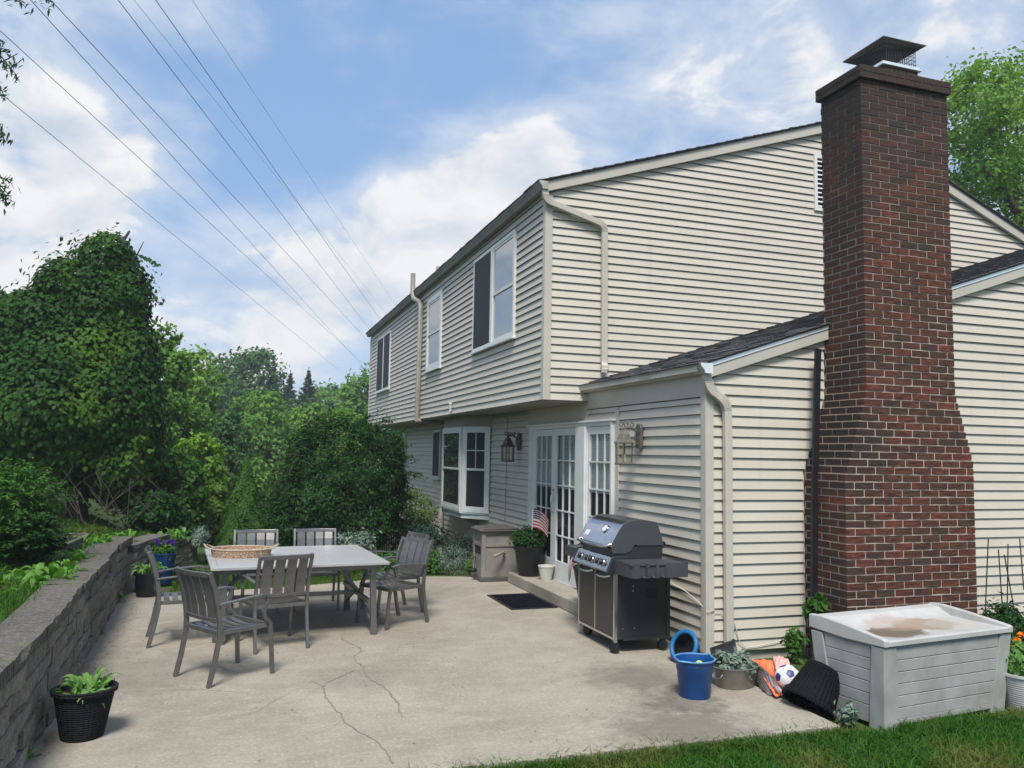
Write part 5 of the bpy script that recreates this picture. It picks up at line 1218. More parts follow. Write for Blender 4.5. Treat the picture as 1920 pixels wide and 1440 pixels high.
def cluster_crown(lobes, ncl, per, crad, size, up=.35, flat=.6, asp=.55, droop=.35, jit=.5, fold=.12, upper=-1.0, lo=.72):
    C, N = lobe_pts(lobes, ncl, lo=lo, upper=upper)
    rad = crad*rng.uniform(.6, 1.35, (ncl, 1)); k = np.repeat(np.arange(ncl), per)
    o = rng.normal(0, 1, (len(k), 3))*rad[k]*.6
    o -= N[k]*((o*N[k]).sum(1, keepdims=True))*(1-flat)
    P = C[k]+o; nn = unit(N[k]+np.array([0, 0, up])+o/rad[k]*.5)
    return leaf_quads(P, nn, size, asp, droop, fold, jit)
def limbs(base, top, lobes, r, n_, m=None):
    mb = MB(); b0 = Vector(base); t0 = Vector(top)
    tr_ = [b0.lerp(t0, k/6)+Vector((rnd.gauss(0, r*.35), rnd.gauss(0, r*.35), 0))*(1 if 0 < k < 6 else 0) for k in range(7)]
    mb.tube(tr_, [r*(1.25 if k == 0 else 1)*(1-.75*k/6) for k in range(7)], 8)
    for i in range(n_):
        c, q = rnd.choice(lobes); e = Vector(c)+Vector((rnd.uniform(-.6, .6)*q[0], rnd.uniform(-.6, .6)*q[1], rnd.uniform(-.2, .7)*q[2]))
        f = rnd.uniform(.25, .85); s = b0.lerp(t0, f)
        if e.z < s.z: e.z = s.z+abs(e.z-s.z)*.4
        mid = s.lerp(e, .5)+Vector((rnd.gauss(0, .1), rnd.gauss(0, .1), .12*(e-s).length))
        rr_ = r*(1-.75*f)*.55; mb.tube([s, s.lerp(mid, .5)+Vector((0, 0, .03)), mid, e], [rr_, rr_*.8, rr_*.55, rr_*.15], 6)
    return mb
def sprays(lobes, n_, L, per, size, up=.25, out=1.0):
    C, N = lobe_pts(lobes, n_, lo=.75, hi=1.0, keep=0.0, upper=-.5); Ps, Ns, tw = [], [], MB()
    for c, n0 in zip(C, N):
        d = Vector((n0[0]*out+rnd.gauss(0, .3), n0[1]*out+rnd.gauss(0, .3), n0[2]*.5+up+rnd.gauss(0, .2))).normalized(); l_ = L*rnd.uniform(.5, 1.3); s = Vector(c)
        pt = lambda t: s+d*l_*t+Vector((0, 0, -.28*l_*t*t))
        tw.tube([pt(-.2), pt(.5), pt(1)], [.006, .004, .002], 4)
        for q in range(per): p_ = pt(rnd.uniform(0, 1)); Ps.append((p_.x+rnd.gauss(0, l_*.10), p_.y+rnd.gauss(0, l_*.10), p_.z+rnd.gauss(0, l_*.05))); Ns.append((d.x*.2, d.y*.2, 1))
    V, Q = leaf_quads(np.array(Ps), np.array(Ns, float), size, .5, .8, .1, .35); return V, Q, tw
def plant(name, lab, cat, base, V, Q, m, part='crown', stem=None, stem_name='trunk', stem_mat=None, grp=None, kind=None):
    t = thing(name, lab, cat, base, 0, grp); b0 = np.array(base, float)
    link(part, fast_mesh(part, V-b0, Q, m), t, kind=kind)
    if stem is not None: stem.build(stem_name, stem_mat or M['bark'], t, world=True, smooth=50)
    return t
def pxl(u, v, Y, ru, rv, rd):
    c = PY(u, v, Y); k = (c-CP).dot(FW)/FPX
    return ((c.x, c.y, c.z), (ru*k, rd, rv*k))
# --- the vine smothered tree on the left
Lv = [pxl(u, v, Y, a, b_, d) for u, v, Y, a, b_, d in ((200, 500, 16, 52, 62, .55), (225, 560, 16, 55, 75, .6), (185, 590, 16, 80, 90, .8), (150, 690, 15.9, 125, 105, 1.1), (200, 770, 15.7, 100, 110, 1.2), (85, 770, 15.6, 125, 130, 1.3),
     (60, 660, 16.2, 75, 85, 1.0), (-20, 700, 16.2, 110, 130, 1.2), (230, 865, 15.7, 72, 85, .9), (80, 850, 15.6, 120, 72, 1.0), (245, 690, 15.8, 52, 95, .8), (255, 810, 15.6, 45, 110, .8), (-40, 830, 15.7, 90, 95, 1.0), (135, 545, 16.1, 62, 60, .8), (95, 610, 16.1, 85, 75, .9), (30, 620, 16.2, 70, 55, .9))]
P, N = lobe_pts(Lv, 40000, lo=.86, hi=1.05, keep=.06); V1, Q1 = leaf_quads(P, N*1.0+np.array([0, 0, .25]), .088, .82, 1.6, .10, .32)
P, N = lobe_pts(Lv, 9000, lo=.6, hi=.9, keep=.5); V2, Q2 = leaf_quads(P, N, .11, .8, .8, .1, .6)
Cc, Nn = lobe_pts(Lv, 260, lo=1.0, hi=1.06, keep=0); k = np.repeat(np.arange(260), 26); P = Cc[k]+rng.normal(0, 1, (len(k), 3))*np.array([.12, .12, .14]); V3, Q3 = leaf_quads(P, Nn[k]+np.array([0, 0, .3]), .088, .82, 1.5, .1, .35)
# trailing strands at the outline
Sx = []; Sn = []
strand = MB()
for (u, v, du, dv) in ((262, 480, 40, 20), (275, 540, 30, 35), (285, 600, 35, 30), (130, 490, -45, 15), (110, 515, -40, 10), (290, 660, 25, 45), (60, 548, -40, 12), (150, 470, -25, 4)):
    strand.tube([PY(u-du*.4, v-dv*.4, 15.8), PY(u+du, v+dv, 15.8)], [.008, .003], 4)
    for q in range(12): c = PY(u+du*q/12, v+dv*q/12+rnd.uniform(-2.5, 2.5), 15.8+rnd.uniform(-.1, .1)); Sx += [c]; Sn += [(rnd.gauss(0, .3), -1, .4)]
V4, Q4 = leaf_quads(np.array([tuple(p) for p in Sx]), np.array(Sn), .085, .8, 1.2, .1, .4)
V = np.concatenate([V1, V2, V3, V4]); Q = np.concatenate([Q1, Q2+len(V1), Q3+len(V1)+len(V2), Q4+len(V1)+len(V2)+len(V3)])
bs_ = (-2.6, 15.9, Tz(-2.6, 15.9)-.05)
stm = limbs(bs_, tuple(PY(205, 470, 15.9)), Lv, .16, 16)
stm.tube([PY(220, 470, 15.9), PY(232, 450, 15.9), PY(243, 433, 15.9)], [.04, .03, .02], 6)
for i in range(34):         # bare dead stems at the shaded foot
    u, v = rnd.uniform(80, 280), rnd.uniform(840, 960); a = PY(u, v, 14.75); stm.tube([a, a+Vector((rnd.uniform(-.3, .3), rnd.uniform(-.15, .1), -.2)), a+Vector((rnd.uniform(-.5, .6), rnd.uniform(-.2, .1), -.75))], [.004, .005, .006], 4)
stm.add(strand.v, strand.f)
plant('vine_covered_tree', 'tall tree smothered in dark heart shaped vine leaves on the left bank', 'tree', bs_, V, Q, M['vine'], 'foliage', stm)
# --- trees behind
def px_tree(name, lab, u, top, hw, bottom, Y, m, ncl=150, per=46, leaf=.16, seed=0, kind='round', tall=1.0, grp='trees in the background'):
    r_ = random.Random(seed*13+5); T_, B_ = PY(u, top, Y), PY(u, bottom, Y); k = (T_-CP).dot(FW)/FPX; W = hw*k; Hh = T_.z-B_.z
    gz = Tz(T_.x, Y); lobes = []
    nl = max(10, int(Hh/W*5.5))
    for i in range(nl):
        a = i*2.4+r_.random(); f = (i+r_.random())/nl; ww = W*(.75 if kind == 'round' else .6)*math.sin(math.pi*min(.92, .18+.74*(1-f)))**.6
        rad = W*r_.uniform(.36, .55)
        lobes.append(((T_.x+math.cos(a)*ww*.62, Y+math.sin(a)*ww*.62, B_.z+Hh*(.16+.66*f)), (rad, rad, min(rad*1.05, Hh*.30))))
    lobes.append(((T_.x, Y, T_.z-W*.45), (W*.45, W*.45, W*.45)))
    V, Q = cluster_crown(lobes, ncl, per, W*.22, leaf, asp=.6, up=.5)
    base = (T_.x, Y, gz-.1); st_ = limbs(base, (T_.x, Y, B_.z+Hh*.85), lobes, max(.07, W*.05), 9)
    return plant(name, lab, 'tree', base, V, Q, m, 'crown', st_, grp=grp)
def px_pine(lab, u, top, hw, bottom, Y, m):
    T_, B_ = PY(u, top, Y), PY(u, bottom, Y); k = (T_-CP).dot(FW)/FPX; W = hw*k; Hh = T_.z-B_.z; Ps = []; Ns = []
    st_ = MB().tube([(T_.x, Y, Tz(T_.x, Y)-.1), (T_.x, Y, T_.z+.4)], [W*.07, .03], 6)
    for i in range(30):
        f = i/30; z = B_.z+Hh*(1-f) if False else T_.z-Hh*f**.9
        for j in range(6):
            a = rnd.uniform(0, 6.283); L = W*(.06+.94*f)*rnd.uniform(.55, 1.15); e = Vector((T_.x+L*math.cos(a), Y+L*math.sin(a), z+L*.25)); s = Vector((T_.x, Y, z))
            if rnd.random() < .4: st_.tube([s, e], [.04, .01], 4)
            for q in range(22): t = rnd.uniform(.25, 1); p = s.lerp(e, t); Ps.append((p.x+rnd.gauss(0, L*.10), p.y+rnd.gauss(0, L*.10), p.z+rnd.gauss(0, L*.06))); Ns.append((0, 0, 1))
    V, Q = leaf_quads(np.array(Ps), np.array(Ns, float), .24, .30, -.2, .1, .6)
    return plant('pine_tree', lab, 'tree', (T_.x, Y, Tz(T_.x, Y)-.1), V, Q, m, 'crown', st_, grp='trees in the background')
px_tree('background_tree', 'dark tree crowding behind the vine covered tree at the left edge', 5, 530, 75, 900, 21, M['tree_dark'], 120, 50, .16, 1)
px_tree('background_tree', 'light green feathery tree showing just right of the vine covered tree', 318, 610, 44, 900, 23, M['tree_mid'], 130, 50, .14, 2)
px_tree('background_tree', 'airy mid green tree with a ragged top left of the dark dome', 365, 655, 62, 930, 33, M['tree_mid'], 140, 46, .22, 3)
px_tree('background_tree', 'broad dark dome shaped tree highest on the far skyline', 455, 668, 84, 840, 74, M['tree_dark'], 220, 46, .42, 4)
px_tree('background_tree', 'dark rounded tree left of the skyline dome', 395, 685, 50, 840, 70, M['tree_dark'], 120, 46, .40, 14)
px_tree('background_tree', 'dark low tree mass beneath the two skyline pines', 556, 752, 46, 850, 66, M['tree_dark'], 120, 46, .38, 5)
px_pine('left one of the two dark pines on the skyline', 545, 702, 34, 790, 71, M['needle'])
px_pine('right one of the two dark pines on the skyline', 579, 697, 34, 790, 71, M['needle'])
px_tree('background_tree', 'big light green tree standing in front of the skyline dome', 490, 732, 74, 990, 41, M['tree_mid'], 200, 48, .24, 6)
px_tree('background_tree', 'mid green tree behind the top of the dark maple shrub', 592, 762, 58, 930, 47, M['tree_mid'], 150, 46, .26, 7)
px_tree('background_tree', 'pale thin topped tree between pines and house on the skyline', 618, 722, 46, 850, 80, M['tree_mid'], 120, 40, .40, 8)
px_tree('background_tree', 'tall light tree touching the far corner of the house', 676, 690, 42, 860, 57, M['tree_mid'], 140, 44, .30, 9)
px_tree('background_tree', 'bright green tree just above the maple shrub beside the house corner', 648, 770, 52, 900, 37, M['tree_light'], 130, 44, .20, 10)
px_tree('background_tree', 'dark ivy clad tree left of the light green tree', 425, 775, 48, 960, 29, M['tree_dark'], 140, 46, .16, 11)
px_tree('background_tree', 'mid green tree filling the gap right of the vine covered tree', 345, 745, 60, 970, 26, M['tree_mid'], 150, 48, .15, 12)
px_tree('bank_shrub', 'broad leaved green shrub at the right foot of the vine covered tree', 335, 850, 62, 1020, 16.6, M['bush'], 150, 44, .11, 21, grp='shrubs on the bank')
px_tree('bank_shrub', 'yellow green shrub top catching light left of the clipped cones', 375, 815, 52, 1000, 19, M['tree_light'], 130, 40, .12, 22, grp='shrubs on the bank')
px_tree('bank_shrub', 'small yellow green bush beside the tallest clipped cone', 408, 905, 36, 1030, 17.6, M['shrub_y'], 100, 40, .09, 23, grp='shrubs on the bank')
px_tree('bank_shrub', 'low dark leafy shrub spreading behind the end of the block wall', 290, 925, 58, 1025, 15.2, M['shrub'], 130, 44, .09, 24, grp='shrubs on the bank')
# far wood closing the valley
lobes = []
for i in range(46):
    u = 180+i*14+rnd.uniform(-6, 6); Y = rnd.uniform(88, 112); c = PY(u, rnd.uniform(775, 800), Y); lobes.append(((c.x, c.y, c.z-3.2), (4.2, 3.5, 5.2)))
for i in range(30):
    u = 250+i*17; Y = rnd.uniform(50, 62); c = PY(u, rnd.uniform(850, 880), Y); lobes.append(((c.x, c.y, c.z-2), (3, 2.5, 3.4)))
V, Q = cluster_crown(lobes, 900, 40, 1.0, .55, asp=.6, up=.6)
fw_ = link('far_woods', fast_mesh('far_woods', V, Q, M['tree_dark'])); fw_['kind'] = 'stuff'; fw_['label'] = 'far wood closing the valley behind the trees'; fw_['category'] = 'woods'
# --- tree behind the house on the right
Lr = []
k0 = PY(1905, 300, 16)
for (u, v, a, b_) in ((1840, 200, 60, 75), (1870, 160, 45, 50), (1900, 260, 90, 90), (1825, 300, 60, 80), (1960, 220, 80, 100), (1880, 380, 90, 80), (1980, 350, 90, 110), (1820, 390, 50, 60), (1800, 240, 40, 50)): Lr.append(pxl(u, v, 16+rnd.uniform(-1, 1), a, b_, 1.3))
V, Q = cluster_crown(Lr, 330, 64, .40, .125, asp=.7, up=.5, flat=.8)
Ps = []
for (u, v) in ((1832, 112), (1862, 122), (1808, 150), (1900, 140), (1790, 175), (1920, 150)):
    for q in range(70): c = PY(u+rnd.gauss(0, 4), v+rnd.uniform(0, 90), 16+rnd.gauss(0, .2)); Ps.append(tuple(c))
V2, Q2 = leaf_quads(np.array(Ps), np.tile([0, 0, 1.], (len(Ps), 1)), .12, .7, .3, .1, .6); Q = np.concatenate([Q, Q2+len(V)]); V = np.concatenate([V, V2])
tb_ = (20.3, 16, -.1); A = PY(1960, 520, 16)
st_ = MB().tube([tb_, (20.2, 16, 3), tuple(PY(1990, 560, 16)), tuple(PY(1960, 470, 16)), tuple(PY(1905, 395, 15.8)), tuple(PY(1868, 340, 15.7)), tuple(PY(1835, 305, 15.7)), tuple(PY(1800, 280, 15.7))], [.28, .26, .2, .13, .10, .08, .05, .02], 8)
for (a, b_) in (((1868, 340), (1862, 130)), ((1905, 395), (1900, 160)), ((1960, 470), (1970, 200)), ((1868, 340), (1832, 120)), ((1905, 395), (1940, 300))): st_.tube([PY(*a, 15.8), PY((a[0]+b_[0])/2+8, (a[1]+b_[1])/2, 15.9), PY(*b_, 16)], [.06, .04, .01], 6)
plant('maple_tree', 'tall light green tree rising behind the roof right of the chimney', 'tree', tb_, V, Q, M['tree_mid'], 'crown', st_)
# --- tree whose twigs hang into the picture at the upper left
ov_ = thing('overhanging_tree', 'narrow leaved twigs hanging in at the upper left edge', 'tree', (-6.4, 8.6, Tz(-6.4, 8.6)-.1))
st_ = MB().tube([(-6.4, 8.6, .6), (-6.3, 8.5, 3), (-6.0, 8.4, 5.5), (-5.6, 8.2, 8)], [.22, .18, .13, .06], 8); Ps = []; Ns = []; Tt = []
for (u, v, e) in ((-4, 120, (34, 100)), (-6, 95, (30, 140)), (-8, 70, (10, 80)), (-6, 150, (8, 180)), (-8, 225, (10, 265)), (-10, 325, (24, 345)), (-10, 335, (22, 372)), (-8, 240, (4, 255)), (14, -12, (48, 6)), (78, -14, (92, 4)), (-8, 350, (12, 378))):
    a, b_ = PY(u, v, 7.6), PY(*e, 7.6); s0 = Vector((-6.1, 8.4, 4.5+rnd.uniform(0, 1.5))); st_.tube([s0, s0.lerp(a, .5)+Vector((0, 0, .25)), a, b_], [.035, .02, .008, .003], 5)
    for q in range(26):
        p = a.lerp(b_, rnd.uniform(0, 1)); Ps.append((p.x+rnd.gauss(0, .03), p.y+rnd.gauss(0, .05), p.z+rnd.gauss(0, .03)-.03)); Ns.append((rnd.gauss(0, .5), -.6, .6))
V, Q = leaf_quads(np.array(Ps), np.array(Ns), .085, .22, .9, .05, .5); link('foliage', fast_mesh('foliage', V-np.array(ov_.location), Q, M['shrub']), ov_); st_.build('trunk', M['bark'], ov_, world=True, smooth=50)
# --- dark maple shrub
Ls = [pxl(u, v, Y, a, b_, d) for u, v, Y, a, b_, d in ((640, 880, 15.7, 112, 95, 1.1), (590, 945, 15.4, 80, 80, .9), (700, 905, 15.8, 62, 95, .8), (650, 825, 15.8, 78, 52, .8), (560, 965, 15.3, 58, 62, .7), (715, 850, 16.0, 42, 50, .6), (660, 970, 15.5, 85, 70, .9), (735, 915, 16.3, 28, 60, .5))]
V, Q = cluster_crown(Ls, 560, 60, .15, .062, asp=.55, up=1.0, flat=.35, droop=.9, jit=.3, lo=.6)
bs_ = (*tuple(PY(650, 1040, 15.8))[:2], -.35)
Vs_, Qs_, twg = sprays(Ls, 230, .42, 24, .066); Q = np.concatenate([Q, Qs_+len(V)]); V = np.concatenate([V, Vs_])
plant('maple_shrub', 'large rounded dark green shrub filling the corner left of the house', 'shrub', bs_, V, Q, M['shrub'], 'crown', limbs(bs_, tuple(PY(650, 850, 15.8)), Ls, .05, 14).add(twg.v, twg.f))
# --- clipped evergreen cones
for (u, tip, base_v, hw, Y, lab) in ((462, 852, 1062, 56, 17.4, 'tallest clipped evergreen cone behind the far end of the table'), (512, 880, 1060, 40, 18.6, 'slimmer clipped evergreen cone right of the tallest one'), (436, 945, 1065, 34, 16.9, 'low evergreen cone at the left foot of the tallest one')):
    T_, B_ = PY(u, tip, Y), PY(u, base_v, Y); k = (T_-CP).dot(FW)/FPX; W = hw*k; Hh = T_.z-B_.z; n_ = 22000
    f = rng.random(n_)**.6; a = rng.uniform(0, 6.283, n_); lump = 1+.10*np.sin(a*5+f*19)+.07*np.sin(a*9-f*31); r = W*np.minimum(f*1.25, .35+.68*f)*lump*rng.uniform(.86, 1.04, n_)
    P = np.stack([T_.x+r*np.cos(a), Y+r*np.sin(a), T_.z-Hh*f], 1); N = np.stack([np.cos(a), np.sin(a), np.full(n_, .5)], 1)
    V, Q = leaf_quads(P, N, .060, .42, -.9, .05, .45)
    gz = min(B_.z, Tz(T_.x, Y)); plant('arborvitae', lab, 'shrub', (T_.x, Y, gz-.05), V, Q, M['arbor'], 'foliage', MB().tube([(T_.x, Y, gz-.05), (T_.x, Y, T_.z-.1)], [.05, .01], 6), grp='clipped evergreen cones')
# --- small garden plants
def mound(name, lab, u, v, Y, ru, rv, m, leaf, n_=1500, asp=.5, droop=.4, zb=None, grp='garden bed plants', up=.8, cat='plant'):
    c, r = pxl(u, v, Y, ru, rv, None); r = (r[0], min(r[0], .5), r[2]); lob = [(c, r)]
    for i in range(3): lob.append(((c[0]+rnd.uniform(-.5, .5)*r[0], c[1]+rnd.uniform(-.4, .4)*r[1], c[2]+rnd.uniform(-.2, .4)*r[2]), tuple(q*.6 for q in r)))
    V, Q = cluster_crown(lob, max(12, n_//22), 22, max(r)*.35, leaf, asp=asp, droop=droop, up=up, lo=.3)
    gz = zb if zb is not None else Tz(c[0], c[1]); sm_ = MB()
    if cat == 'bush':
        V2, Q2, tw = sprays(lob, 150, .24, 26, leaf, up=.6); Q = np.concatenate([Q, Q2+len(V)]); V = np.concatenate([V, V2]); sm_.add(tw.v, tw.f)
    for i in range(9): e = Vector((c[0]+rnd.uniform(-.6, .6)*r[0], c[1]+rnd.uniform(-.5, .5)*r[1], c[2]+rnd.uniform(-.2, .8)*r[2])); sm_.tube([(c[0]+rnd.uniform(-.1, .1), c[1], gz-.02), e], [.006, .002], 4)
    return plant(name, lab, cat, (c[0], c[1], gz), V, Q, m, 'leaves', sm_, 'stems', M['bark'], grp)
mound('garden_shrub', 'yellow green shrub against the siding below the bay window', 772, 958, 16.9, 42, 38, M['shrub_y'], .07, 1700)
mound('garden_shrub', 'dark green lower part of the bed below the yellow green shrub', 770, 1000, 16.3, 50, 30, M['darkleaf'], .07, 1600)
mound('garden_plant', 'dark plant with pale variegated leaves behind the right table corner', 672, 1015, 13.8, 38, 22, M['silver'], .07, 500)
mound('garden_plant', 'fern like plant arching below the outlet pipe', 810, 1005, 14.6, 38, 18, M['darkleaf'], .07, 900)
mound('garden_plant', 'bright green leafy plant behind the angled chair', 728, 1062, 12.9, 40, 28, M['bush'], .06, 1300)
mound('garden_plant', 'blue green lavender mound near the patio edge', 848, 1052, 12.75, 30, 26, M['silver'], .045, 1500, .16, -.9)
mound('garden_plant', 'mid green plant between lavender and angled chair', 805, 1058, 13.0, 28, 24, M['bush'], .055, 1000)
mound('garden_plant', 'yellow green small plant beside the hose reel cabinet', 888, 1060, 12.4, 14, 18, M['shrub_y'], .05, 400)
mound('garden_plant', 'dark strappy leaves at the foot of the siding left of the reel', 860, 1022, 13.6, 34, 20, M['darkleaf'], .09, 500, .25)
mound('garden_plant', 'low dark plant under the far chairs beyond the slab', 640, 1050, 13.2, 45, 22, M['bush'], .06, 900)
mound('garden_plant', 'leafy weed climbing from the corner left of the deck box', 1492, 1205, 6.52, 16, 28, M['bush'], .06, 360, zb=-.05)
mound('garden_plant', 'weed between the chimney foot and the black metal strip', 1532, 1142, 6.4, 20, 26, M['bush'], .07, 350, zb=-.05)
mound('garden_plant', 'pale weed growing at the left foot of the deck box', 1582, 1338, 4.92, 22, 16, M['silver'], .045, 320, zb=-.06)
mound('garden_plant', 'tall green perennial in front of the wall right of the deck box', 1885, 1185, 6.2, 45, 50, M['shrub'], .075, 1800, .3, zb=-.06)
mound('garden_plant', 'leafy marigold foliage spilling from the ribbed planter', 1915, 1262, 4.95, 34, 42, M['potleaf'], .075, 900, .5, zb=.2, grp=None)
mound('wall_plant', 'silvery trailing plant over the end of the block wall', 372, 1008, 13.9, 18, 18, M['silver'], .07, 700, .18, .8, zb=.45, grp='plants along the wall')
mound('left_bush', 'fine leaved green bush at the left edge above the wall', 15, 958, 9.4, 78, 78, M['bush'], .045, 7000, .42, .3, zb=.75, grp=None, cat='bush')
mound('left_bush', 'second fine leaved bush spreading low left of the hostas', 55, 1020, 9.2, 42, 36, M['shrub'], .05, 2600, .42, .3, zb=.7, grp=None, cat='bush')
# flowers
def flowers(name, lab, pts_, r, m, base, cat='flowers'):
    t = thing(name, lab, cat, base); b0 = Vector(base)
    for p in pts_:
        Pp = []; Nn_ = []
        for q in range(34): d = Vector((rnd.gauss(0, 1), rnd.gauss(0, 1), abs(rnd.gauss(0, 1)))).normalized(); Pp.append(tuple(d*r*.75)); Nn_.append(tuple(d))
        V, Q = leaf_quads(np.array(Pp), np.array(Nn_), r*.9, .8, 0, .2, .35); link('blossom', fast_mesh('blossom', V, Q, m), t, Vector(p)-b0)
        MB().tube([Vector(p)-b0, Vector((p[0], p[1], base[2]+.02))-b0], .003, 4).build('stem', M['bush'], t)
flowers('marigolds', 'orange marigolds in bloom over the ribbed white planter', [PY(1907, 1202, 5.0), PY(1915, 1192, 5.05), PY(1888, 1225, 4.9), PY(1903, 1210, 4.95)], .03, M['orange'], (6.0, 4.9, .2))
flowers('purple_petunias', 'purple petunias spilling over the rim of the blue pot', [PY(308+rnd.uniform(-17, 19), 1020+rnd.uniform(-5, 6), 12.42) for _ in range(14)], .035, M['purple'], (-.90, 12.45, .38))
# --- hostas: each leaf its own piece
def hosta_mesh(L, W, rise, drop):
    vs = []; N_ = 7
    for i in range(N_):
        t = i/(N_-1); w = W*math.sin(math.pi*min(1, .06+.94*t)**.75)*(1 if t < 1 else .02); y = L*t*(1-.12*t); z = rise*math.sin(t*2.0)-drop*t*t
        vs += [(-w/2, y, z+.18*w), (0, y, z), (w/2, y, z+.18*w)]
    return MB().add(vs, [f for i in range(N_-1) for f in ((3*i, 3*i+1, 3*i+4, 3*i+3), (3*i+1, 3*i+2, 3*i+5, 3*i+4))]).mesh('leaf', M['hosta'], 80, recalc=False)
hm = [hosta_mesh(.26, .085, .15, .10), hosta_mesh(.22, .075, .17, .05), hosta_mesh(.30, .075, .11, .14), hosta_mesh(.18, .07, .15, .03)]
for (u, v, z, n_, sc_, lab) in ((112, 1085, .66, 62, 1.65, 'largest bright green hosta drooping over the wall top beside the lawn'), (152, 1052, .66, 40, 1.4, 'bright green hosta right behind the largest one on the wall'), (198, 1022, .64, 44, 1.5, 'white striped hosta clump by the grey timber on the wall'), (240, 1008, .62, 26, 1.1, 'small hosta at the far right of the wall top row'), (342, 1005, .50, 34, 1.25, 'light green hosta above the curved wall end')):
    p = G(u, v, z); t = thing('hosta', lab, 'plant', (p.x, p.y, z-.03), 0, 'hostas along the wall top')
    for i in range(int(n_*1.9)): s = sc_*.46*rnd.uniform(.7, 1.25); link('leaf', rnd.choice(hm), t, (min(.04, rnd.gauss(-.06, .08)*sc_), rnd.gauss(0, .12)*sc_, rnd.uniform(-.02, .04)), (rnd.uniform(-.35, .35), rnd.uniform(-.2, .2), rnd.uniform(0, 6.283)), scale=(s, s, s))
for (u, v, z, lab, sc_) in ((215, 1128, 0, 'broad leaved weed in the joint at the foot of the wall', .7), (48, 1425, 0, 'small weed where wall and slab meet at the bottom left', .42), (190, 1188, 0, 'tiny weed tuft along the wall foot', .3)):
    p = G(u, v, z); t = thing('wall_weed', lab, 'weed', (p.x, p.y, z), 0, 'weeds at the wall foot')
    for i in range(11): s = sc_*rnd.uniform(.7, 1.2); link('leaf', rnd.choice(hm), t, (0, 0, 0), (rnd.uniform(-.2, .5), 0, rnd.uniform(0, 6.283)), scale=(s, s, s))
# --- what grows in the pots
def pot_leaves(t, n_, R_, z, sc_, m, hang=.4):
    ms = [bpy.data.meshes.new_from_object(bpy.data.objects.new('x', q)) if False else q.copy() for q in hm]
    for q in ms: q.materials.clear(); q.materials.append(m)
    for i in range(n_):
        a = rnd.uniform(0, 6.283); r = R_*math.sqrt(rnd.random())*.75; s = sc_*rnd.uniform(.5, 1.15)
        link('leaf', rnd.choice(ms), t, (r*math.cos(a), r*math.sin(a), z+rnd.uniform(-.02, .05)), (rnd.uniform(-.7, .5), rnd.uniform(-.5, .5), a-math.pi/2+rnd.uniform(-1, 1)), scale=(s, s, s))
pot_leaves(potN, 60, .16, .275, .48, M['potleaf']); pot_leaves(potM, 34, .13, .28, .72, M['potleaf'])
def pot_bush(t, r, zc, m, leaf, n_, sq=.7):
    V, Q = cluster_crown([((0, 0, zc), (r, r, r*sq)), ((r*.3, 0, zc), (r*.7, r*.7, r*.6)), ((-r*.3, .1*r, zc), (r*.7, r*.7, r*.6))], n_//20, 20, r*.3, leaf, asp=.55, up=.6, lo=.3); link('foliage', fast_mesh('foliage', V, Q, m), t)
pot_bush(potS, .24, .50, M['shrub'], .05, 2600); pot_bush(potG, .17, .56, M['potleaf'], .055, 1100, 1.1); pot_bush(potB, .16, .44, M['bush'], .05, 700); pot_bush(tubo, .17, .15, M['silver'], .055, 700, .35)
pot_bush(wpt, .2, .36, M['potleaf'], .07, 900)
# --- shepherd hook, leaning cane, condenser, raised bed
sh_ = [PX(863, 1040, 3.95), PX(859, 1004, 3.95), PX(860, 1000, 3.95), PX(863, 1000, 3.95), PX(865, 1004, 3.95), PX(864, 1014, 3.95), PX(862, 1012, 3.95)]
tag(MB().tube([Vector((sh_[0].x, sh_[0].y, -.2))]+sh_, .006, 6).build('shepherd_hook', M['black'], smooth=60), 'thin black shepherd hook in the bed below the bay window', 'hook')
tag(MB().tube([PY(706, 1040, 15.0), PY(694, 950, 15.0)], .014, 6).build('garden_cane', M['cable']), 'pale leaning cane beside the dark shrub', 'cane')
ac = thing('air_conditioner', 'grey louvred air conditioner condenser half hidden by plants at the wall', 'air conditioner', (3.3, 18.3, -.55))
MB().box(-.36, .36, -.36, .36, 0, .06).box(-.33, .33, -.33, .33, .06, .92).build('body', M['dark'], ac); MB().box(-.37, .37, -.37, .37, .92, .98).build('top', M['oldwhite'], ac, bevel=.02)
for i in range(15):
    x = -.35+.05*i; MB().box(x, x+.012, -.365, -.345, .06, .92).box(-.365, -.345, x, x+.012, .06, .92).build('grille_bar', M['taupe'], ac)
for a, b_, lab in (((92, 1000), (163, 999), 'dark weathered timber across the back of the raised bed'), ((166, 1000), (118, 1022), 'pale grey timber running towards the hostas')):
    A, B_ = G(*a, .76), G(*b_, .76); d = (B_-A).normalized(); n_ = Vector((-d.y, d.x, 0)); w = n_*.025
    tag(MB().hexa([A-w+Vector((0, 0, -.22)), B_-w+Vector((0, 0, -.22)), B_+w+Vector((0, 0, -.22)), A+w+Vector((0, 0, -.22)), A-w, B_-w, B_+w, A+w]).build('bed_timber', M['wood_grey'], bevel=.008), lab, 'timber', 'timbers of the raised bed')
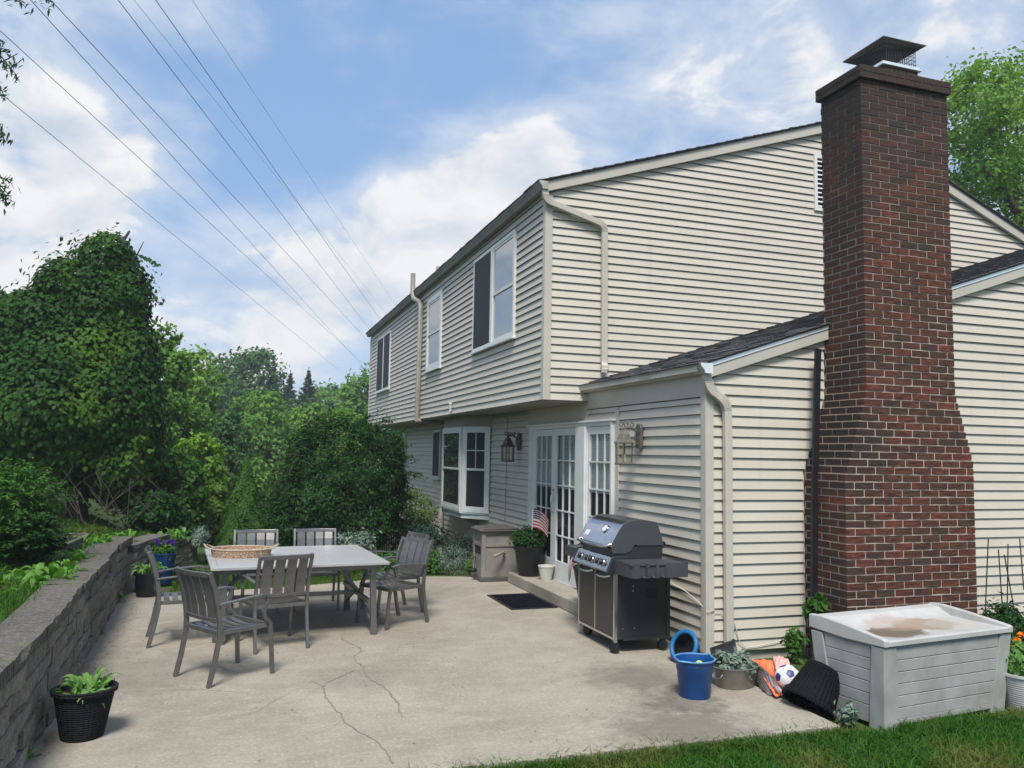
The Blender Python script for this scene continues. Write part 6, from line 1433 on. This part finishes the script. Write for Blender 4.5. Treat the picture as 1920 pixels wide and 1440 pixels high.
# --- grass
def blades(n_, xs, ys, h0, h1, w, lean=.5):
    x = rng.uniform(*xs, n_); y = rng.uniform(*ys, n_); z = terr(x, y)
    a = rng.uniform(0, 6.283, n_); h = rng.uniform(h0, h1, n_)*rng.uniform(.6, 1.1, n_); l_ = h*lean*rng.uniform(.1, 1.3, n_); b2 = rng.uniform(0, 6.283, n_)
    dx, dy = np.cos(a)*w/2, np.sin(a)*w/2; ex, ey = np.cos(b2)*l_, np.sin(b2)*l_
    P = lambda fx, fz, k, s: np.stack([x+dx*k*s+ex*fx, y+dy*k*s+ey*fx, z+h*fz], 1)
    V = np.stack([P(0, -.05, 1, 1), P(0, -.05, 1, -1), P(.35, .55, .8, 1), P(.35, .55, .8, -1), P(1, 1-.25*lean, .12, 1), P(1, 1-.25*lean, .12, -1)], 1).reshape(-1, 3)
    i = np.arange(n_)*6; return V, np.concatenate([np.stack([i, i+1, i+3, i+2], 1), np.stack([i+2, i+3, i+5, i+4], 1)])
def grass(parts, lab):
    Vs, Qs, o = [], [], 0
    for V, Q in parts: Vs.append(V); Qs.append(Q+o); o += len(V)
    g = link('grass', fast_mesh('grass', np.concatenate(Vs), np.concatenate(Qs), M['grass'])); g['kind'] = 'stuff'; g['label'] = lab; g['category'] = 'grass'
grass([blades(15000, (.6, 4.3), (3.9, 4.80), .04, .10, .0075, 1.1), blades(19000, (4.2, 7.2), (3.4, 4.75), .04, .11, .0075, 1.1), blades(3200, (.8, 4.12), (4.72, 4.84), .06, .13, .006, 1.4), blades(1500, (4.5, 5.8), (4.55, 4.8), .06, .13, .007, 1.0), blades(4000, (6.2, 8.5), (4.2, 6.2), .05, .12, .008)], 'lawn along the near edge of the slab')
grass([blades(22000, (-4.2, -1.42), (4.6, 9.5), .06, .16, .008, 1.0), blades(22000, (-6, -1.45), (9.0, 15), .06, .14, .012, .9), blades(9000, (-4.5, -.6), (14, 18), .05, .14, .014, .9), blades(7000, (-.75, 2.2), (11.65, 14.5), .05, .12, .010), blades(900, (-1.14, -1.04), (5.2, 11.4), .02, .06, .005)], 'grass on the bank above the wall and beyond the slab')
# litter on the concrete
Pp = np.stack([rng.uniform(-1.0, 3.9, 420), rng.uniform(5.0, 11.3, 420), np.full(420, .005)], 1); Pp[:220, 0] = -1.08+np.abs(rng.normal(0, .10, 220))
V, Q = leaf_quads(Pp, np.tile([0, 0, 1.], (420, 1)), .020, .4, 0, .1, .15); li = link('leaf_litter', fast_mesh('leaf_litter', V, Q, mat('dry_leaf', (.09, .065, .04), .9))); li['kind'] = 'stuff'

# ================================================================ the air
hz_m = bpy.data.materials.new('haze_air'); hz_m.use_nodes = True; n, l = hz_m.node_tree.nodes, hz_m.node_tree.links
n.remove(n['Principled BSDF']); pv = n.new('ShaderNodeVolumePrincipled'); pv.inputs['Color'].default_value = (.86, .93, 1, 1); pv.inputs['Density'].default_value = .0013; pv.inputs['Anisotropy'].default_value = .2
l.new(pv.outputs[0], n['Material Output'].inputs['Volume'])
hzo = MB().box(-190, 190, -190, 190, -9, 33).build('haze', hz_m); hzo['kind'] = 'stuff'
